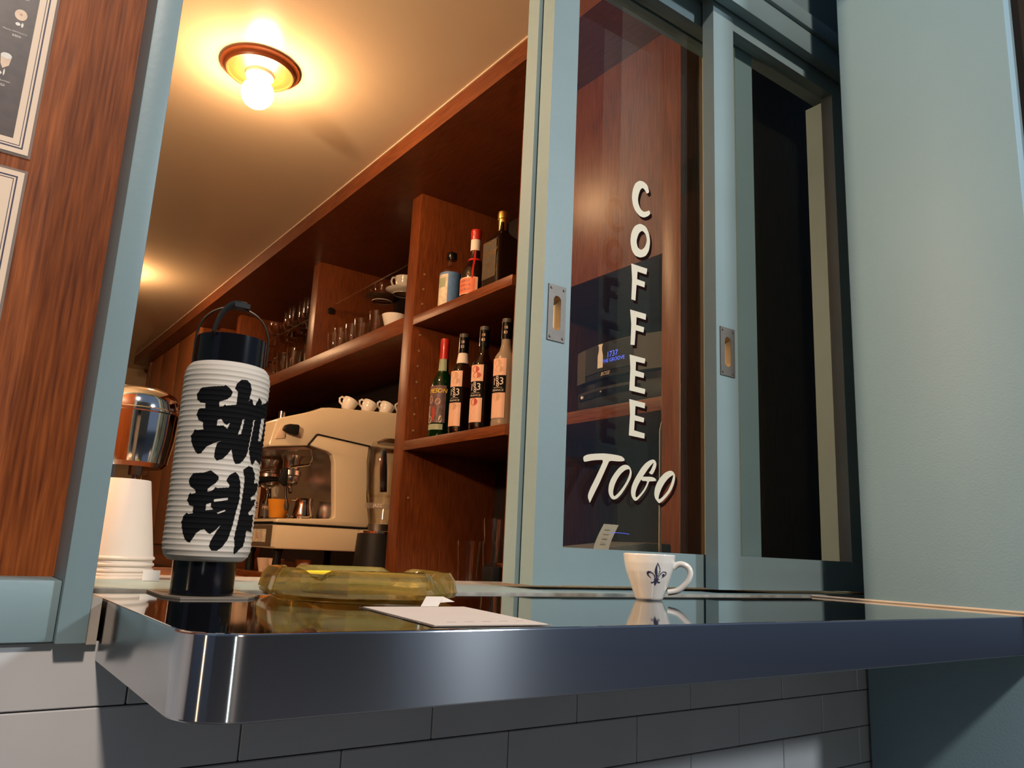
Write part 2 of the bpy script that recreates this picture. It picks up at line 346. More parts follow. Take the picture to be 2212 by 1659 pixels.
KANJI = [[(-0.57,0.1749),(-0.304,0.1762),(-0.049,0.1773),(-0.042,0.1783),(0.065,0.176),(0.141,0.1727),(0.113,0.1689),(0.043,0.1661),(-0.125,0.1634),(-0.117,0.159),(-0.028,0.1596),(0.005,0.1616),(0.029,0.1604),(0.254,0.1623),(0.258,0.1696),(0.26,0.1733),(0.183,0.1761),(0.21,0.1804),(0.307,0.1847),(0.451,0.1852),(0.557,0.1817),(0.592,0.1766),(0.572,0.1732),(0.554,0.1665),(0.585,0.1696),(0.657,0.1685),(0.691,0.1645),(0.746,0.1648),(0.857,0.1723),(0.934,0.171),(0.993,0.1671),(1.161,0.1694),(1.422,0.1745),(1.518,0.1692),(1.518,0.1614),(1.519,0.1492),(1.519,0.136),(1.52,0.1208),(1.284,0.1145),(1.133,0.116),(1.023,0.1181),(0.954,0.1163),(0.9,0.1129),(0.826,0.1146),(0.748,0.1216),(0.711,0.1261),(0.735,0.1319),(0.753,0.1384),(0.773,0.1448),(0.79,0.1518),(0.743,0.1518),(0.738,0.1456),(0.724,0.1382),(0.706,0.1318),(0.691,0.1265),(0.68,0.1223),(0.628,0.1179),(0.519,0.1128),(0.404,0.1118),(0.335,0.1156),(0.267,0.124),(0.189,0.1191),(0.098,0.1152),(-0.024,0.1133),(-0.089,0.1161),(-0.09,0.1222),(-0.059,0.1284),(0.025,0.1302),(-0.146,0.1276),(-0.291,0.1242),(-0.359,0.1205),(-0.392,0.1185),(-0.475,0.1182),(-0.56,0.1213),(-0.662,0.1274),(-0.703,0.133),(-0.613,0.1386),(-0.55,0.1381),(-0.409,0.1388),(-0.439,0.1449),(-0.553,0.1469),(-0.616,0.151),(-0.612,0.1541),(-0.561,0.1567),(-0.426,0.1571),(-0.432,0.1614),(-0.566,0.1618),(-0.657,0.165),(-0.689,0.1687),(-0.624,0.1728)],
[(-0.117,0.1428),(-0.112,0.1477),(-0.038,0.1488),(0.035,0.1453),(0.098,0.1441),(0.169,0.1465),(0.14,0.1433),(0.122,0.1407),(0.022,0.1434),(-0.066,0.1429)],
[(0.448,0.1505),(0.494,0.1511),(0.476,0.1441),(0.447,0.1377),(0.372,0.1368),(0.415,0.1428)],
[(1.056,0.1549),(1.223,0.156),(1.231,0.1475),(1.167,0.1353),(1.024,0.1346),(1.021,0.1463)],
[(-0.514,0.1017),(-0.271,0.1026),(-0.125,0.1049),(0.055,0.1004),(0.07,0.098),(0.01,0.0943),(-0.071,0.0921),(-0.138,0.0894),(-0.138,0.087),(-0.057,0.0877),(-0.011,0.0893),(0.02,0.0913),(0.061,0.0905),(0.317,0.0917),(0.324,0.0938),(0.237,0.0975),(0.296,0.1022),(0.426,0.1052),(0.507,0.103),(0.571,0.0982),(0.599,0.0932),(0.615,0.0821),(0.558,0.0719),(0.51,0.0598),(0.444,0.0498),(0.375,0.0453),(0.306,0.0418),(0.211,0.0392),(0.096,0.0395),(0.036,0.0428),(0.05,0.0462),(0.098,0.0507),(0.18,0.0567),(0.233,0.0602),(0.086,0.0545),(0.029,0.0528),(-0.022,0.0534),(-0.107,0.0564),(-0.192,0.0555),(-0.283,0.0524),(-0.334,0.0484),(-0.393,0.045),(-0.459,0.0458),(-0.542,0.0491),(-0.61,0.0548),(-0.659,0.061),(-0.626,0.066),(-0.563,0.069),(-0.515,0.0681),(-0.406,0.0687),(-0.414,0.0746),(-0.515,0.0754),(-0.58,0.0793),(-0.56,0.0833),(-0.525,0.0855),(-0.492,0.0845),(-0.398,0.0855),(-0.422,0.0884),(-0.545,0.0907),(-0.608,0.0951),(-0.563,0.0992)],
[(-0.131,0.0717),(-0.135,0.0766),(-0.027,0.0783),(-0.035,0.0753),(0.028,0.0727)],
[(0.021,0.0789),(0.022,0.0812),(0.331,0.0834),(0.324,0.0812)],
[(0.112,0.0702),(0.14,0.0692),(0.313,0.0722),(0.284,0.073)],
[(0.617,0.1075),(0.76,0.1117),(0.91,0.1108),(1.047,0.1051),(1.074,0.101),(1.056,0.0973),(1.201,0.0988),(1.372,0.0967),(1.283,0.0912),(1.108,0.0871),(0.976,0.0852),(1.001,0.0826),(1.168,0.0841),(1.261,0.0838),(1.209,0.0795),(1.089,0.0762),(0.951,0.0718),(0.986,0.07),(1.201,0.0712),(1.256,0.0641),(1.218,0.0558),(0.959,0.057),(0.946,0.0505),(0.909,0.0444),(0.767,0.0403),(0.675,0.0368),(0.628,0.0387),(0.626,0.0451),(0.592,0.05),(0.605,0.055),(0.639,0.063),(0.67,0.0721),(0.682,0.0823),(0.693,0.0925),(0.688,0.1006)]]
COFFEE = [[(0.8542,0.6278),(0.8502,0.6387),(0.8408,0.6425),(0.8315,0.6411),(0.8224,0.6338),(0.8171,0.6221),(0.8148,0.6072),(0.8176,0.5941),(0.8232,0.586),(0.8325,0.5804),(0.8417,0.5803),(0.851,0.5854),(0.8569,0.5914),(0.8546,0.597),(0.849,0.5933),(0.8416,0.5902),(0.8352,0.5925),(0.8303,0.5994),(0.8284,0.6073),(0.83,0.6164),(0.8336,0.6261),(0.8391,0.6313),(0.8447,0.6282),(0.8478,0.6235)],
[(0.8345,0.5683),(0.8219,0.5604),(0.8149,0.5473),(0.8131,0.5322),(0.8162,0.5188),(0.8235,0.5112),(0.8355,0.5108),(0.8475,0.5168),(0.8547,0.5279),(0.8571,0.544),(0.8544,0.5572),(0.8475,0.5665)],
[(0.8388,0.5578),(0.8312,0.5506),(0.8263,0.5367),(0.829,0.5264),(0.8371,0.5237),(0.8451,0.5308),(0.8501,0.5434),(0.847,0.5537)],
[(0.8159,0.4961),(0.8511,0.4965),(0.8494,0.4864),(0.8297,0.4863),(0.8289,0.4736),(0.8463,0.4733),(0.8453,0.4641),(0.828,0.4642),(0.8259,0.4379),(0.8171,0.438),(0.8182,0.4704)],
[(0.8149,0.4211),(0.8496,0.4213),(0.8487,0.4117),(0.8289,0.412),(0.8284,0.3994),(0.8456,0.399),(0.8443,0.3903),(0.8275,0.3905),(0.8255,0.3666),(0.8168,0.3656),(0.8178,0.3985)],
[(0.8153,0.3498),(0.8489,0.3495),(0.8475,0.3415),(0.8288,0.3412),(0.8283,0.3272),(0.8467,0.3262),(0.8458,0.3183),(0.8274,0.3185),(0.8267,0.3023),(0.8496,0.3016),(0.8483,0.2937),(0.8158,0.2944),(0.8172,0.3283)],
[(0.816,0.2811),(0.8495,0.2798),(0.8486,0.2715),(0.829,0.2724),(0.8282,0.2582),(0.8478,0.2566),(0.8468,0.2496),(0.8277,0.2501),(0.8269,0.235),(0.8492,0.2331),(0.8486,0.2252),(0.8161,0.2262),(0.8179,0.2575)]]
TOGO = [[(0.7275,0.1839),(0.7306,0.1868),(0.7384,0.1896),(0.7533,0.1921),(0.7685,0.194),(0.7819,0.1943),(0.7944,0.1941),(0.8023,0.1934),(0.8072,0.1908),(0.8086,0.1883),(0.8051,0.1864),(0.7946,0.1851),(0.778,0.1846),(0.7741,0.1775),(0.7663,0.1632),(0.7587,0.1491),(0.752,0.1382),(0.7473,0.1304),(0.7427,0.1221),(0.7415,0.1216),(0.7407,0.1241),(0.7384,0.1283),(0.7384,0.1327),(0.742,0.141),(0.7496,0.1535),(0.7591,0.17),(0.7669,0.1845),(0.7536,0.1829),(0.7437,0.1812),(0.73,0.1777),(0.7284,0.1796)],
[(0.8105,0.1821),(0.817,0.181),(0.8208,0.1776),(0.8234,0.1716),(0.8216,0.1637),(0.8164,0.1556),(0.8092,0.1458),(0.8021,0.1377),(0.7949,0.1318),(0.7888,0.1293),(0.7836,0.1302),(0.7788,0.1351),(0.7769,0.1417),(0.7779,0.15),(0.7818,0.1586),(0.7888,0.1676),(0.797,0.176),(0.8042,0.1805)],
[(0.8181,0.1765),(0.8195,0.1728),(0.8173,0.1656),(0.8122,0.1568),(0.805,0.1478),(0.7968,0.1395),(0.7907,0.1349),(0.7881,0.1343),(0.7865,0.1372),(0.7864,0.1424),(0.7892,0.151),(0.7942,0.1597),(0.8013,0.168),(0.8097,0.1742)],
[(0.8679,0.1958),(0.8724,0.1945),(0.8751,0.19),(0.8742,0.1844),(0.8698,0.1768),(0.8665,0.1729),(0.8631,0.1729),(0.8586,0.175),(0.8619,0.1772),(0.8663,0.1844),(0.8696,0.1915),(0.864,0.1873),(0.8563,0.1795),(0.8498,0.1718),(0.8456,0.1675),(0.8542,0.1684),(0.8654,0.1691),(0.8721,0.1679),(0.8758,0.1643),(0.8666,0.1625),(0.8599,0.1621),(0.8566,0.1552),(0.8512,0.147),(0.8437,0.1394),(0.8362,0.1327),(0.8319,0.1306),(0.8276,0.132),(0.8232,0.137),(0.822,0.1438),(0.8235,0.1516),(0.8281,0.1605),(0.8345,0.1696),(0.843,0.1805),(0.8517,0.1885),(0.8606,0.1937)],
[(0.8433,0.1638),(0.845,0.1612),(0.856,0.162),(0.8533,0.1557),(0.8479,0.1482),(0.8404,0.1407),(0.8329,0.1351),(0.8312,0.1384),(0.8317,0.1446),(0.8358,0.1534)],
[(0.9064,0.1825),(0.9123,0.1813),(0.9159,0.1772),(0.9165,0.1716),(0.9136,0.1624),(0.9078,0.1523),(0.8997,0.1437),(0.8895,0.1351),(0.8816,0.1306),(0.8782,0.1327),(0.8725,0.1377),(0.8707,0.1438),(0.8718,0.1518),(0.8756,0.16),(0.8823,0.1685),(0.8914,0.1765),(0.8995,0.1808)],
[(0.9123,0.1768),(0.9112,0.1719),(0.9071,0.1619),(0.9008,0.1518),(0.8917,0.1431),(0.8826,0.1369),(0.8798,0.1375),(0.8814,0.1439),(0.8859,0.1529),(0.8927,0.1622),(0.9019,0.171)]]
FLEUR = [[(0.3301,0.0451),(0.274,0.0409),(0.2346,0.0374),(0.2306,0.0338),(0.2854,0.0295),(0.329,0.0256),(0.3582,0.0257),(0.369,0.0296),(0.35,0.0331),(0.3275,0.0375),(0.3265,0.041)],
[(0.3301,0.0451),(0.4069,0.0411),(0.4625,0.0377),(0.4687,0.0341),(0.4193,0.031),(0.381,0.0279),(0.3701,0.0253),(0.3484,0.0257),(0.371,0.0292),(0.4268,0.0332),(0.4418,0.0367),(0.3938,0.0402),(0.3318,0.0432)],
[(0.2983,0.026),(0.2579,0.0295),(0.161,0.0324),(0.0554,0.0345),(-0.0288,0.0348),(-0.0967,0.0339),(-0.1069,0.0317),(-0.0642,0.0291),(0.026,0.0275),(0.0919,0.0258),(0.0713,0.0275),(-0.0108,0.0296),(-0.0286,0.0313),(0.0056,0.0327),(0.0742,0.0328),(0.1824,0.0307),(0.2451,0.0277),(0.2712,0.0256)],
[(0.3878,0.0257),(0.4114,0.0288),(0.4883,0.0324),(0.5914,0.0347),(0.7165,0.0348),(0.8155,0.0332),(0.8089,0.0305),(0.6886,0.0282),(0.5811,0.0264),(0.6251,0.029),(0.5796,0.0307),(0.6321,0.0321),(0.7121,0.0318),(0.7177,0.03),(0.7746,0.0314),(0.7677,0.0331),(0.6919,0.0339),(0.5978,0.0338),(0.5061,0.0311),(0.4355,0.028),(0.4177,0.0257)],
[(0.2305,0.0264),(0.4657,0.0262),(0.4724,0.0251),(0.4147,0.0244),(0.4665,0.0227),(0.5566,0.0224),(0.5556,0.0211),(0.4575,0.0208),(0.3854,0.0222),(0.3818,0.0209),(0.3134,0.0175),(0.262,0.0199),(0.2443,0.022),(0.1888,0.0207),(0.11,0.0204),(0.0877,0.0221),(0.1848,0.0222),(0.2483,0.0238),(0.225,0.0251)]]

# ================================================================== the setting
one('floor', B().box(-25, 25, -14, 7, -1.1, -1.0), M['floor'], 'dark ground of the street and the bar floor', 'floor', (0, 0, -1.0), kind='structure')
one('wall_street', B().box(-14, 5.0, -9.3, -9.0, -1, 6), M['plaster'], 'plain building wall across the street', 'wall', (-4, -9, -1), kind='structure')
one('ceiling', B().box(-1.4, 1.75, .86, 6.8, 1.312, 1.36), M['ceil'], 'glossy tan painted ceiling over the bar', 'ceiling', (0, 3, 1.312), kind='structure')
one('wall_back', B().box(-1.4, 1.75, 6.6, 6.7, -1, 1.32), M['plaster'], 'tan plaster wall at the far end of the bar', 'wall', (0, 6.6, -1), kind='structure')
one('wall_left', B().box(-1.4, -1.3, .86, 6.7, -1, 1.32), M['woodz'], 'wood panelled side wall of the bar interior', 'wall', (-1.35, 3, -1), kind='structure')
one('wall_inner', B().box(1.60, 1.70, 1.1, 6.7, -1, 1.32), M['dark'], 'dark wall behind the shelving', 'wall', (1.65, 3, -1), kind='structure')

# street wall under the counter, clad in long tiles
t = T('wall_front', 'grey tiled street wall under the steel counter', 'wall', (.4, .69, -1), kind='structure')
t.part('backing', B().box(-3.0, 1.22, .6935, .775, -1, -.031), M['grout'])
tm = {}
ROW = .0506; TL = .1845
for r in range(6):
    z1 = -.0292 - r * ROW; z0 = z1 - ROW + .0011
    off = (.1450 if r % 2 == 0 else .0525)
    k = -9
    while True:
        x0 = off + k * TL; x1 = x0 + TL - .0011; k += 1
        if x0 > 1.18: break
        if x1 < -1.5: continue
        if r == 0: z1 = -.0315
        x1c = min(x1, 1.195)
        t.part('tile', B().box(x0, x1c, .69 - random.uniform(0, .0004), .694, z0, z1), M['tile'], bevel=.0008, seg=1)

# pale painted pier on the right
t = T('wall_right', 'pale blue-grey pier that closes the counter at its far end', 'wall', (1.3, .55, -1), kind='structure')
t.part('pier', B().box(1.18, 3.2, .418, .685, -1, 2.4), M['bluewall'], bevel=.002)
t.part('corner_board', B().box(1.207, 3.2, .400, .418, -1, 2.4), M['dark'], label='dark wooden board on the near edge of the pier')
t.part('corner_bead', B().box(1.232, 1.25, .392, .400, -1, 2.4), M['caulk'], label='pale bead on the dark board')

# opening: header, sill, post, left panel
t = T('trim_1', 'blue-grey painted header over the sliding windows', 'header', (.5, .78, 1.01), kind='structure')
t.part('header_board', B().box(-3.0, 1.45, .765, .785, 1.010, 1.056), M['blue'], bevel=.0015)
t.part('groove', B().box(-3.0, 1.45, .772, .80, 1.056, 1.060), M['dark'])
t.part('upper_board', B().box(-3.0, 1.45, .760, .88, 1.060, 1.093), M['blue'], bevel=.0015)
t.part('top_board', B().box(-3.0, 1.45, .768, .88, 1.093, 2.4), M['blue'], bevel=.0015)
t.part('track_board', B().box(.108, 1.45, .785, .885, 1.032, 1.06), M['blue'])
t = T('trim_2', 'blue-grey window sill with a worn front strip behind the counter', 'sill', (.6, .83, 0), kind='structure')
t.part('sill_board', B().prism([(.7775, -.05), (.7775, .0022), (.786, .0030), (.90, .0040), (.90, -.05)], 'x', .1078, 1.42), M['blue'])
t.part('front_strip', B().box(.119, 1.42, .7752, .7775, -.04, .0018), M['agedstrip'], label='worn beige strip')
t.part('inner_ledge', B().box(.0, 1.12, .90, 1.03, -.05, .0028), M['white'], label='white inner ledge')
t = T('trim_3', 'blue-grey post between the menu window and the serving hatch', 'post', (.1, .7, -.03), kind='structure')
t.part('post', B().box(.0876, .1078, .674, .80, -.031, 1.02), M['blue'], bevel=.0008)
t.part('filler', B().box(.1078, .1165, .684, .776, -.033, .0008), M['filler'], label='beige filler between post and counter')
t = T('window_1', 'blue-grey framed wood panel left of the hatch where menus hang', 'window', (-.2, .69, -.03), kind='structure')
t.part('rail', B().box(-3.0, .0874, .682, .76, -.0305, .0135), M['blue'], bevel=.0012)
t.part('panel', B().box(-3.0, .0876, .738, .76, .0135, 1.02), M['woodsign'], label='reddish wood panel with pale scuffs')
t = T('trim_4', 'blue-grey jamb beside the rightmost sliding window', 'jamb', (1.36, .8, 0), kind='structure')
t.part('jamb', B().box(1.384, 1.42, .762, .885, .0045, 1.01), M['blue'])
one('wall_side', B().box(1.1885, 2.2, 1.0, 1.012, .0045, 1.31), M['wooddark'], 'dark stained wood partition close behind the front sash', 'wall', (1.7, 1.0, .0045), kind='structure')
one('wall_bulkhead', B().box(1.0160, 1.60, .90, 6.12, 1.252, 1.3125), M['woody'], 'boxed wooden bulkhead along the top of the shelving', 'bulkhead', (1.3, 3, 1.252), kind='structure')
one('trim_5', B().box(1.0125, 1.0160, .90, 6.12, 1.3085, 1.312), M['caulk'], 'thin pale bead where bulkhead meets ceiling', 'bead', (1.014, 3, 1.309), kind='structure')

# sliding windows
def slot(cx, cz, w, h, n=12):
    r = w / 2; p = []
    for i in range(n + 1): a = PI * i / n; p.append((cx + r * math.cos(a), cz + h / 2 - r + r * math.sin(a)))
    for i in range(n + 1): a = PI + PI * i / n; p.append((cx + r * math.cos(a), cz - h / 2 + r + r * math.sin(a)))
    return p
def sash(name, label, x0, x1, y0, th, zb, zt, st, rail, pull=None, glass_off=.012):
    t = T(name, label, 'window', ((x0 + x1) / 2, y0, zb), kind='structure')
    b = B()
    if pull:
        px, pz, pw, ph = pull; sw, sh = pw * .42, ph * .62
        b.box(x0, px - sw / 2, y0, y0 + th, zb, zt); b.box(px + sw / 2, x0 + st, y0, y0 + th, zb, zt)
        b.box(px - sw / 2, px + sw / 2, y0, y0 + th, zb, pz - sh / 2); b.box(px - sw / 2, px + sw / 2, y0, y0 + th, pz + sh / 2, zt)
        b.box(px - sw / 2, px + sw / 2, y0 + th - .008, y0 + th, pz - sh / 2, pz + sh / 2)
    else: b.box(x0, x0 + st, y0, y0 + th, zb, zt)
    t.part('stile', b, M['blue']); t.part('stile', B().box(x1 - st, x1, y0, y0 + th, zb, zt), M['blue'])
    t.part('rail', B().box(x0 + st, x1 - st, y0 + .0006, y0 + th, zb + .0006, zb + rail), M['blue'])
    t.part('rail', B().box(x0 + st, x1 - st, y0 + .0006, y0 + th, zt - rail, zt), M['blue'])
    t.part('glass_pane', B().box(x0 + st - .004, x1 - st + .004, y0 + glass_off, y0 + glass_off + .004, zb + rail - .004, zt - rail + .004), M['pane'], smooth=0)
    if pull:
        vs, fs = outline([[(px - pw / 2, pz - ph / 2), (px + pw / 2, pz - ph / 2), (px + pw / 2, pz + ph / 2), (px - pw / 2, pz + ph / 2)], slot(px, pz, sw, sh)])
        pb = B(); pb.raw(vs, fs, lambda p: (p[0], y0 - .0016, p[1]))
        ext = bmesh.ops.extrude_face_region(pb.bm, geom=pb.bm.faces[:])
        for v in [g for g in ext['geom'] if isinstance(g, bmesh.types.BMVert)]: v.co.y = y0 - .0001
        pl = t.part('flush_pull', pb, M['steel'], label='worn steel flush pull', smooth=30)
        rb = B(); rings = []
        for sc_, dep in ((1, -.001), (.97, .004), (.86, .008), (.6, .0105), (.2, .011)):
            rings.append([rb.bm.verts.new((px + (q[0] - px) * sc_, y0 + dep, pz + (q[1] - pz) * (1 - (1 - sc_) * sw / sh))) for q in slot(px, pz, sw, sh)])
        for a, c in zip(rings, rings[1:]):
            for i in range(len(a)): rb.bm.faces.new((a[i], a[(i + 1) % len(a)], c[(i + 1) % len(a)], c[i]))
        rb.bm.faces.new(rings[-1])
        t.part('recess', rb, M['brass'], parent=pl, smooth=60)
        for sx in (-1, 1):
            for sz in (-1, 1):
                cx_, cz_ = px + sx * pw * .36, pz + sz * ph * .435
                sb = B(); sb.tube([(cx_, y0 - .0016, cz_), (cx_, y0 - .0028, cz_)], [.0021, .0014], 10); sb.box(cx_ - .0019, cx_ + .0019, y0 - .0030, y0 - .0027, cz_ - .0003, cz_ + .0003)
                t.part('screw', sb, M['steel'], parent=pl)
    return t
d3 = sash('window_4', 'rearmost blue-grey sliding sash, tucked behind the lettered one', .632, 1.09, .852, .027, .0085, 1.031, .049, .05)
d1 = sash('window_3', 'blue-grey sliding sash with white coffee lettering on its glass', .637, 1.1115, .820, .027, .0085, 1.031, .049, .05, pull=(.6608, .3783, .0315, .0813))
d2 = sash('window_2', 'front blue-grey sliding sash beside the pier, plain glass', .966, 1.382, .790, .024, .0080, 1.031, .0535, .051, pull=(.9925, .3797, .0355, .0800))
YL = .8312   # lettering lies on the outer face of the glass
def letters(sets, dx, dz, sm):
    for k in sets:
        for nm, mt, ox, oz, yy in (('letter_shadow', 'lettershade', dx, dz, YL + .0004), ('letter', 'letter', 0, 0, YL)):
            vs, fs = outline(k, sm)
            b = B(); b.raw(vs, fs, lambda p: (p[0] + ox, yy, p[1] + oz))
            d1.part(nm, b, M[mt], smooth=0, label='cream painted letter' if nm == 'letter' else None)
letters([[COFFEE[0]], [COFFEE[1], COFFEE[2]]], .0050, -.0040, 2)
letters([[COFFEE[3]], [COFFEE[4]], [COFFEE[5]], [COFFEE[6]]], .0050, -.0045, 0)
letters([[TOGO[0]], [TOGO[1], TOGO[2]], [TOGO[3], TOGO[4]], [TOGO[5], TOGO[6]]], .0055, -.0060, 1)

# ================================================================== counter
def arc(cx, cy, r, a0, a1, n): return [(cx + r * math.cos(a0 + (a1 - a0) * i / n), cy + r * math.sin(a0 + (a1 - a0) * i / n)) for i in range(n + 1)]
plan = [(.1185, .7745)] + arc(.1185 + .036, .438 + .036, .036, PI, 1.5 * PI, 24) + [(1.1795, .438), (1.1795, .7745)]
cb = B().prism(plan, 'z', -.046, 0)
t = T('service_counter', 'stainless steel counter with a rounded corner jutting from the hatch', 'counter', (.65, .6, -.046))
t.part('counter_slab', cb, M['stainless'], bevel=.0014, seg=3, smooth=12)
t.part('caulk_bead', B().tube([(1.1785, .439, .0012), (1.1785, .773, .0012)], .0022, 8), M['caulk'], label='beige bead of caulk along the pier')

# ================================================================== shelving inside
SX = 1.2; SB = 1.57
t = T('shelf_unit', 'mahogany bar shelving with open bays along the inside wall', 'shelving', (1.38, 2.7, -1.0))
for y0, y1, z0, zt_ in ((1.0745, 1.128, -.99, 1.252), (2.252, 2.318, -.99, 1.252)): t.part('upright', B().box(SX, SB, y0, y1, z0, zt_), M['woodz'], bevel=.0012)
for y0, y1 in ((3.145, 3.213), (4.235, 4.300)): t.part('upright', B().box(SX, SB, y0, y1, .819, 1.252), M['woodz'], bevel=.0012)
t.part('upright', B().box(SX + .012, SB, 1.640, 1.690, -.055, 1.252), M['woodz'], bevel=.0012)
t.part('upright', B().box(SX, SB, 4.60, 4.66, -.055, 1.252), M['woodz'], bevel=.0012)
for y0, y1, zt_, th in ((1.128, 1.640, .384, .030), (1.690, 2.252, .384, .031), (1.690, 2.252, .806, .031), (2.318, 4.60, .818, .056)):
    t.part('shelf', B().box(SX, SB, y0, y1, zt_ - th, zt_), M['woody'], bevel=.0012)
t.part('back_panel', B().box(SB, SB + .02, 1.08, 4.66, -.06, 1.252), M['dark'])
dr = t.part('cabinet_door', B().box(SX + .002, SX + .022, 1.1295, 1.64, .704, 1.2515), M['woodz'], label='closed mahogany cabinet door', bevel=.001)
t.part('cabinet_floor', B().box(SX + .022, SB, 1.128, 1.64, .704, .724), M['woody'])
for zc in (.203, .422, .476, .530, .585, .639, .692, .747, .856, .909, .962):
    pn = B().lathe([(.0001, 0), (.0040, 0), (.0036, .0016), (.0022, .0018), (.0020, .0006), (.0001, .0006)], 0, 0, 12, tilt=Matrix.Rotation(PI / 2, 3, 'X'))
    for v in pn.bm.verts: v.co += Vector((SX + .031, 2.252, zc))
    t.part('shelf_pin', pn, M['brass'])
for y0, y1, x0, zg in ((2.318, 3.145, 1.245, 1.040), (3.213, 4.235, 1.262, 1.050)):
    g = t.part('glass_shelf', B().box(x0, 1.555, y0 + .003, y1 - .003, zg, zg + .006), M['smoke'] if False else M['clear'], smooth=0, label='clear glass shelf')
    for yy in (y0 + .008, y1 - .008):
        for xx in (x0 + .012, 1.52): t.part('clip', B().box(xx, xx + .02, yy - .008, yy + .008, zg - .012, zg + .012), M['matblack'], parent=g)
# tall cupboard further in
t = T('tall_cupboard', 'tall mahogany cupboard beyond the shelving with hooked handles', 'cupboard', (1.35, 5.3, -1.0))
t.part('carcass', B().box(1.118, 1.57, 4.67, 5.98, -.99, 1.251), M['woodz'])
for y0, y1 in ((4.672, 5.16), (5.164, 5.60), (5.604, 5.93)):
    d = t.part('door', B().box(1.10, 1.118, y0, y1, .0, 1.2505), M['woodlight'], bevel=.001)
    yy = y0 + .03 if y0 < 5 else y1 - .05
    d_ = B().tube([(1.098, yy, .42), (1.07, yy, .42), (1.06, yy - .01, .38), (1.075, yy - .02, .345), (1.062, yy - .02, .32)], .006, 8)
    t.part('handle', d_, M['chrome'], parent=d, label='hooked metal handle')
t.part('end_stile', B().box(1.09, 1.20, 5.93, 5.985, -.9, 1.251), M['woodz'])
t.part('plinth', B().box(1.095, 1.118, 4.68, 5.93, -.99, -.01), M['woodx'])
# bar counter under shelving
t = T('back_counter', 'mahogany back bar counter the espresso machine stands on', 'counter', (1.2, 3.2, -1.0))
t.part('worktop', B().box(.885, SB, 2.3195, 4.59, -.085, -.055), M['woody'], bevel=.002)
t.part('worktop', B().box(SX, SB, 1.129, 2.2515, -.085, -.055), M['woody'], bevel=.002)
t.part('front', B().box(.91, .93, 2.32, 4.59, -.99, -.085), M['woodz'])

# ================================================================== ceiling lamps
def lamp(x, y, label):
    t = T('ceiling_lamp', label, 'lamp', (x, y, 1.312), group='round ceiling lamps with bare globe bulbs')
    z = 1.312
    r = B().lathe([(.0001, z), (.104, z), (.104, z - .006), (.094, z - .010), (.089, z - .017), (.088, z - .020), (.084, z - .020), (.083, z - .016), (.078, z - .015), (.045, z - .022), (.0001, z - .022)], x, y, 64)
    t.part('ceiling_rose', r, M['copper'], label='copper coloured ceiling rose')
    t.part('socket', B().lathe([(.0001, z - .021), (.038, z - .021), (.037, z - .030), (.026, z - .034), (.022, z - .042), (.0001, z - .042)], x, y, 40), M['ceramic'])
    pr = [(.0001, z - .121)]
    for i in range(1, 17):
        a = PI * i / 20; pr.append((.0425 * math.sin(a), z - .0785 - .0425 * math.cos(a)))
    pr += [(.019, z - .043), (.018, z - .036), (.0001, z - .036)]
    t.part('bulb', B().lathe(pr, x, y, 40), M['bulb'], label='lit white globe bulb')
    return t
lamp(.533, 1.985, 'lit globe bulb on a copper ceiling rose, nearest over the bar')
lamp(.533, 4.10, 'lit globe bulb on a ceiling rose deeper in the bar')

# ================================================================== things on the counter
# paper lantern
LX, LY = .1973, .7136
L0 = math.atan2(-LY, -LX)
t = T('paper_lantern', 'white ribbed paper lantern with black coffee characters on the counter', 'lantern', (LX, LY, .002))
NR = 38; zb0, zb1 = .0300, .2008
def body_r(z):
    q = (z - zb0) / (zb1 - zb0)
    r = .0367 - .0006 * (1 - q)
    e0, e1 = min(1, (z - zb0) / .013), min(1, (zb1 - z) / .014)
    r -= .0085 * (1 - math.sqrt(max(0, 1 - (1 - e0) ** 2))); r -= .0066 * (1 - math.sqrt(max(0, 1 - (1 - e1) ** 2)))
    ph = q * NR % 1.0
    return r + .00055 * abs(math.cos(PI * ph)) ** 5 - .0002
prof = [(body_r(zb0 + (zb1 - zb0) * i / 306), zb0 + (zb1 - zb0) * i / 306) for i in range(307)]
t.part('paper_body', B().lathe(prof, LX, LY, 120, cap=False), M['lantern'], smooth=60)
def lan_map(a, z):
    r = body_r(min(max(z, zb0 + .001), zb1 - .001)) + .00018; th = L0 + a
    return (LX + r * math.cos(th), LY + r * math.sin(th), z)
kb = decal(KANJI[:4], lan_map, .0085, .00032); t.part('lettering', kb, M['ink'], smooth=60, label='brush-written character in black')
kb = decal(KANJI[4:], lan_map, .0085, .00032); t.part('lettering', kb, M['ink'], smooth=60, label='brush-written character in black')
t.part('base_ring', B().lathe([(.0001, .0022), (.0250, .0022), (.0257, .0030), (.0260, .028), (.0260, .033), (.0001, .033)], LX, LY, 64), M['black'], label='glossy black base')
t.part('top_ring', B().lathe([(.0290, .197), (.0303, .198), (.0303, .2262), (.0290, .2262), (.0290, .197)], LX, LY, 64, cap=False), M['black'], label='glossy black collar')
dx, dy = LX / math.hypot(LX, LY), LY / math.hypot(LX, LY); rx, ry = dy, -dx      # away from the street corner / across
hp = []
for i in range(25):
    a = PI * i / 24; hp.append((LX - rx * .0312 * math.cos(a), LY - ry * .0312 * math.cos(a), .222 + .036 * math.sin(a) ** .8))
hp = [(hp[0][0], hp[0][1], .201)] + hp + [(hp[-1][0], hp[-1][1], .206)]
t.part('wire_handle', B().tube(hp, .0011, 8), M['wire'], label='thin wire handle')
sp = []
for i in range(13):
    q = i / 12; lat = -.0165 + .019 * q ** 1.6; hh = .2235 + .0365 * math.sin(q * PI / 2)
    sp.append((LX + rx * lat - dx * .028 * (1 - q), LY + ry * lat - dy * .028 * (1 - q), hh))
sp.append((LX + rx * .0085, LY + ry * .0085, .2597))
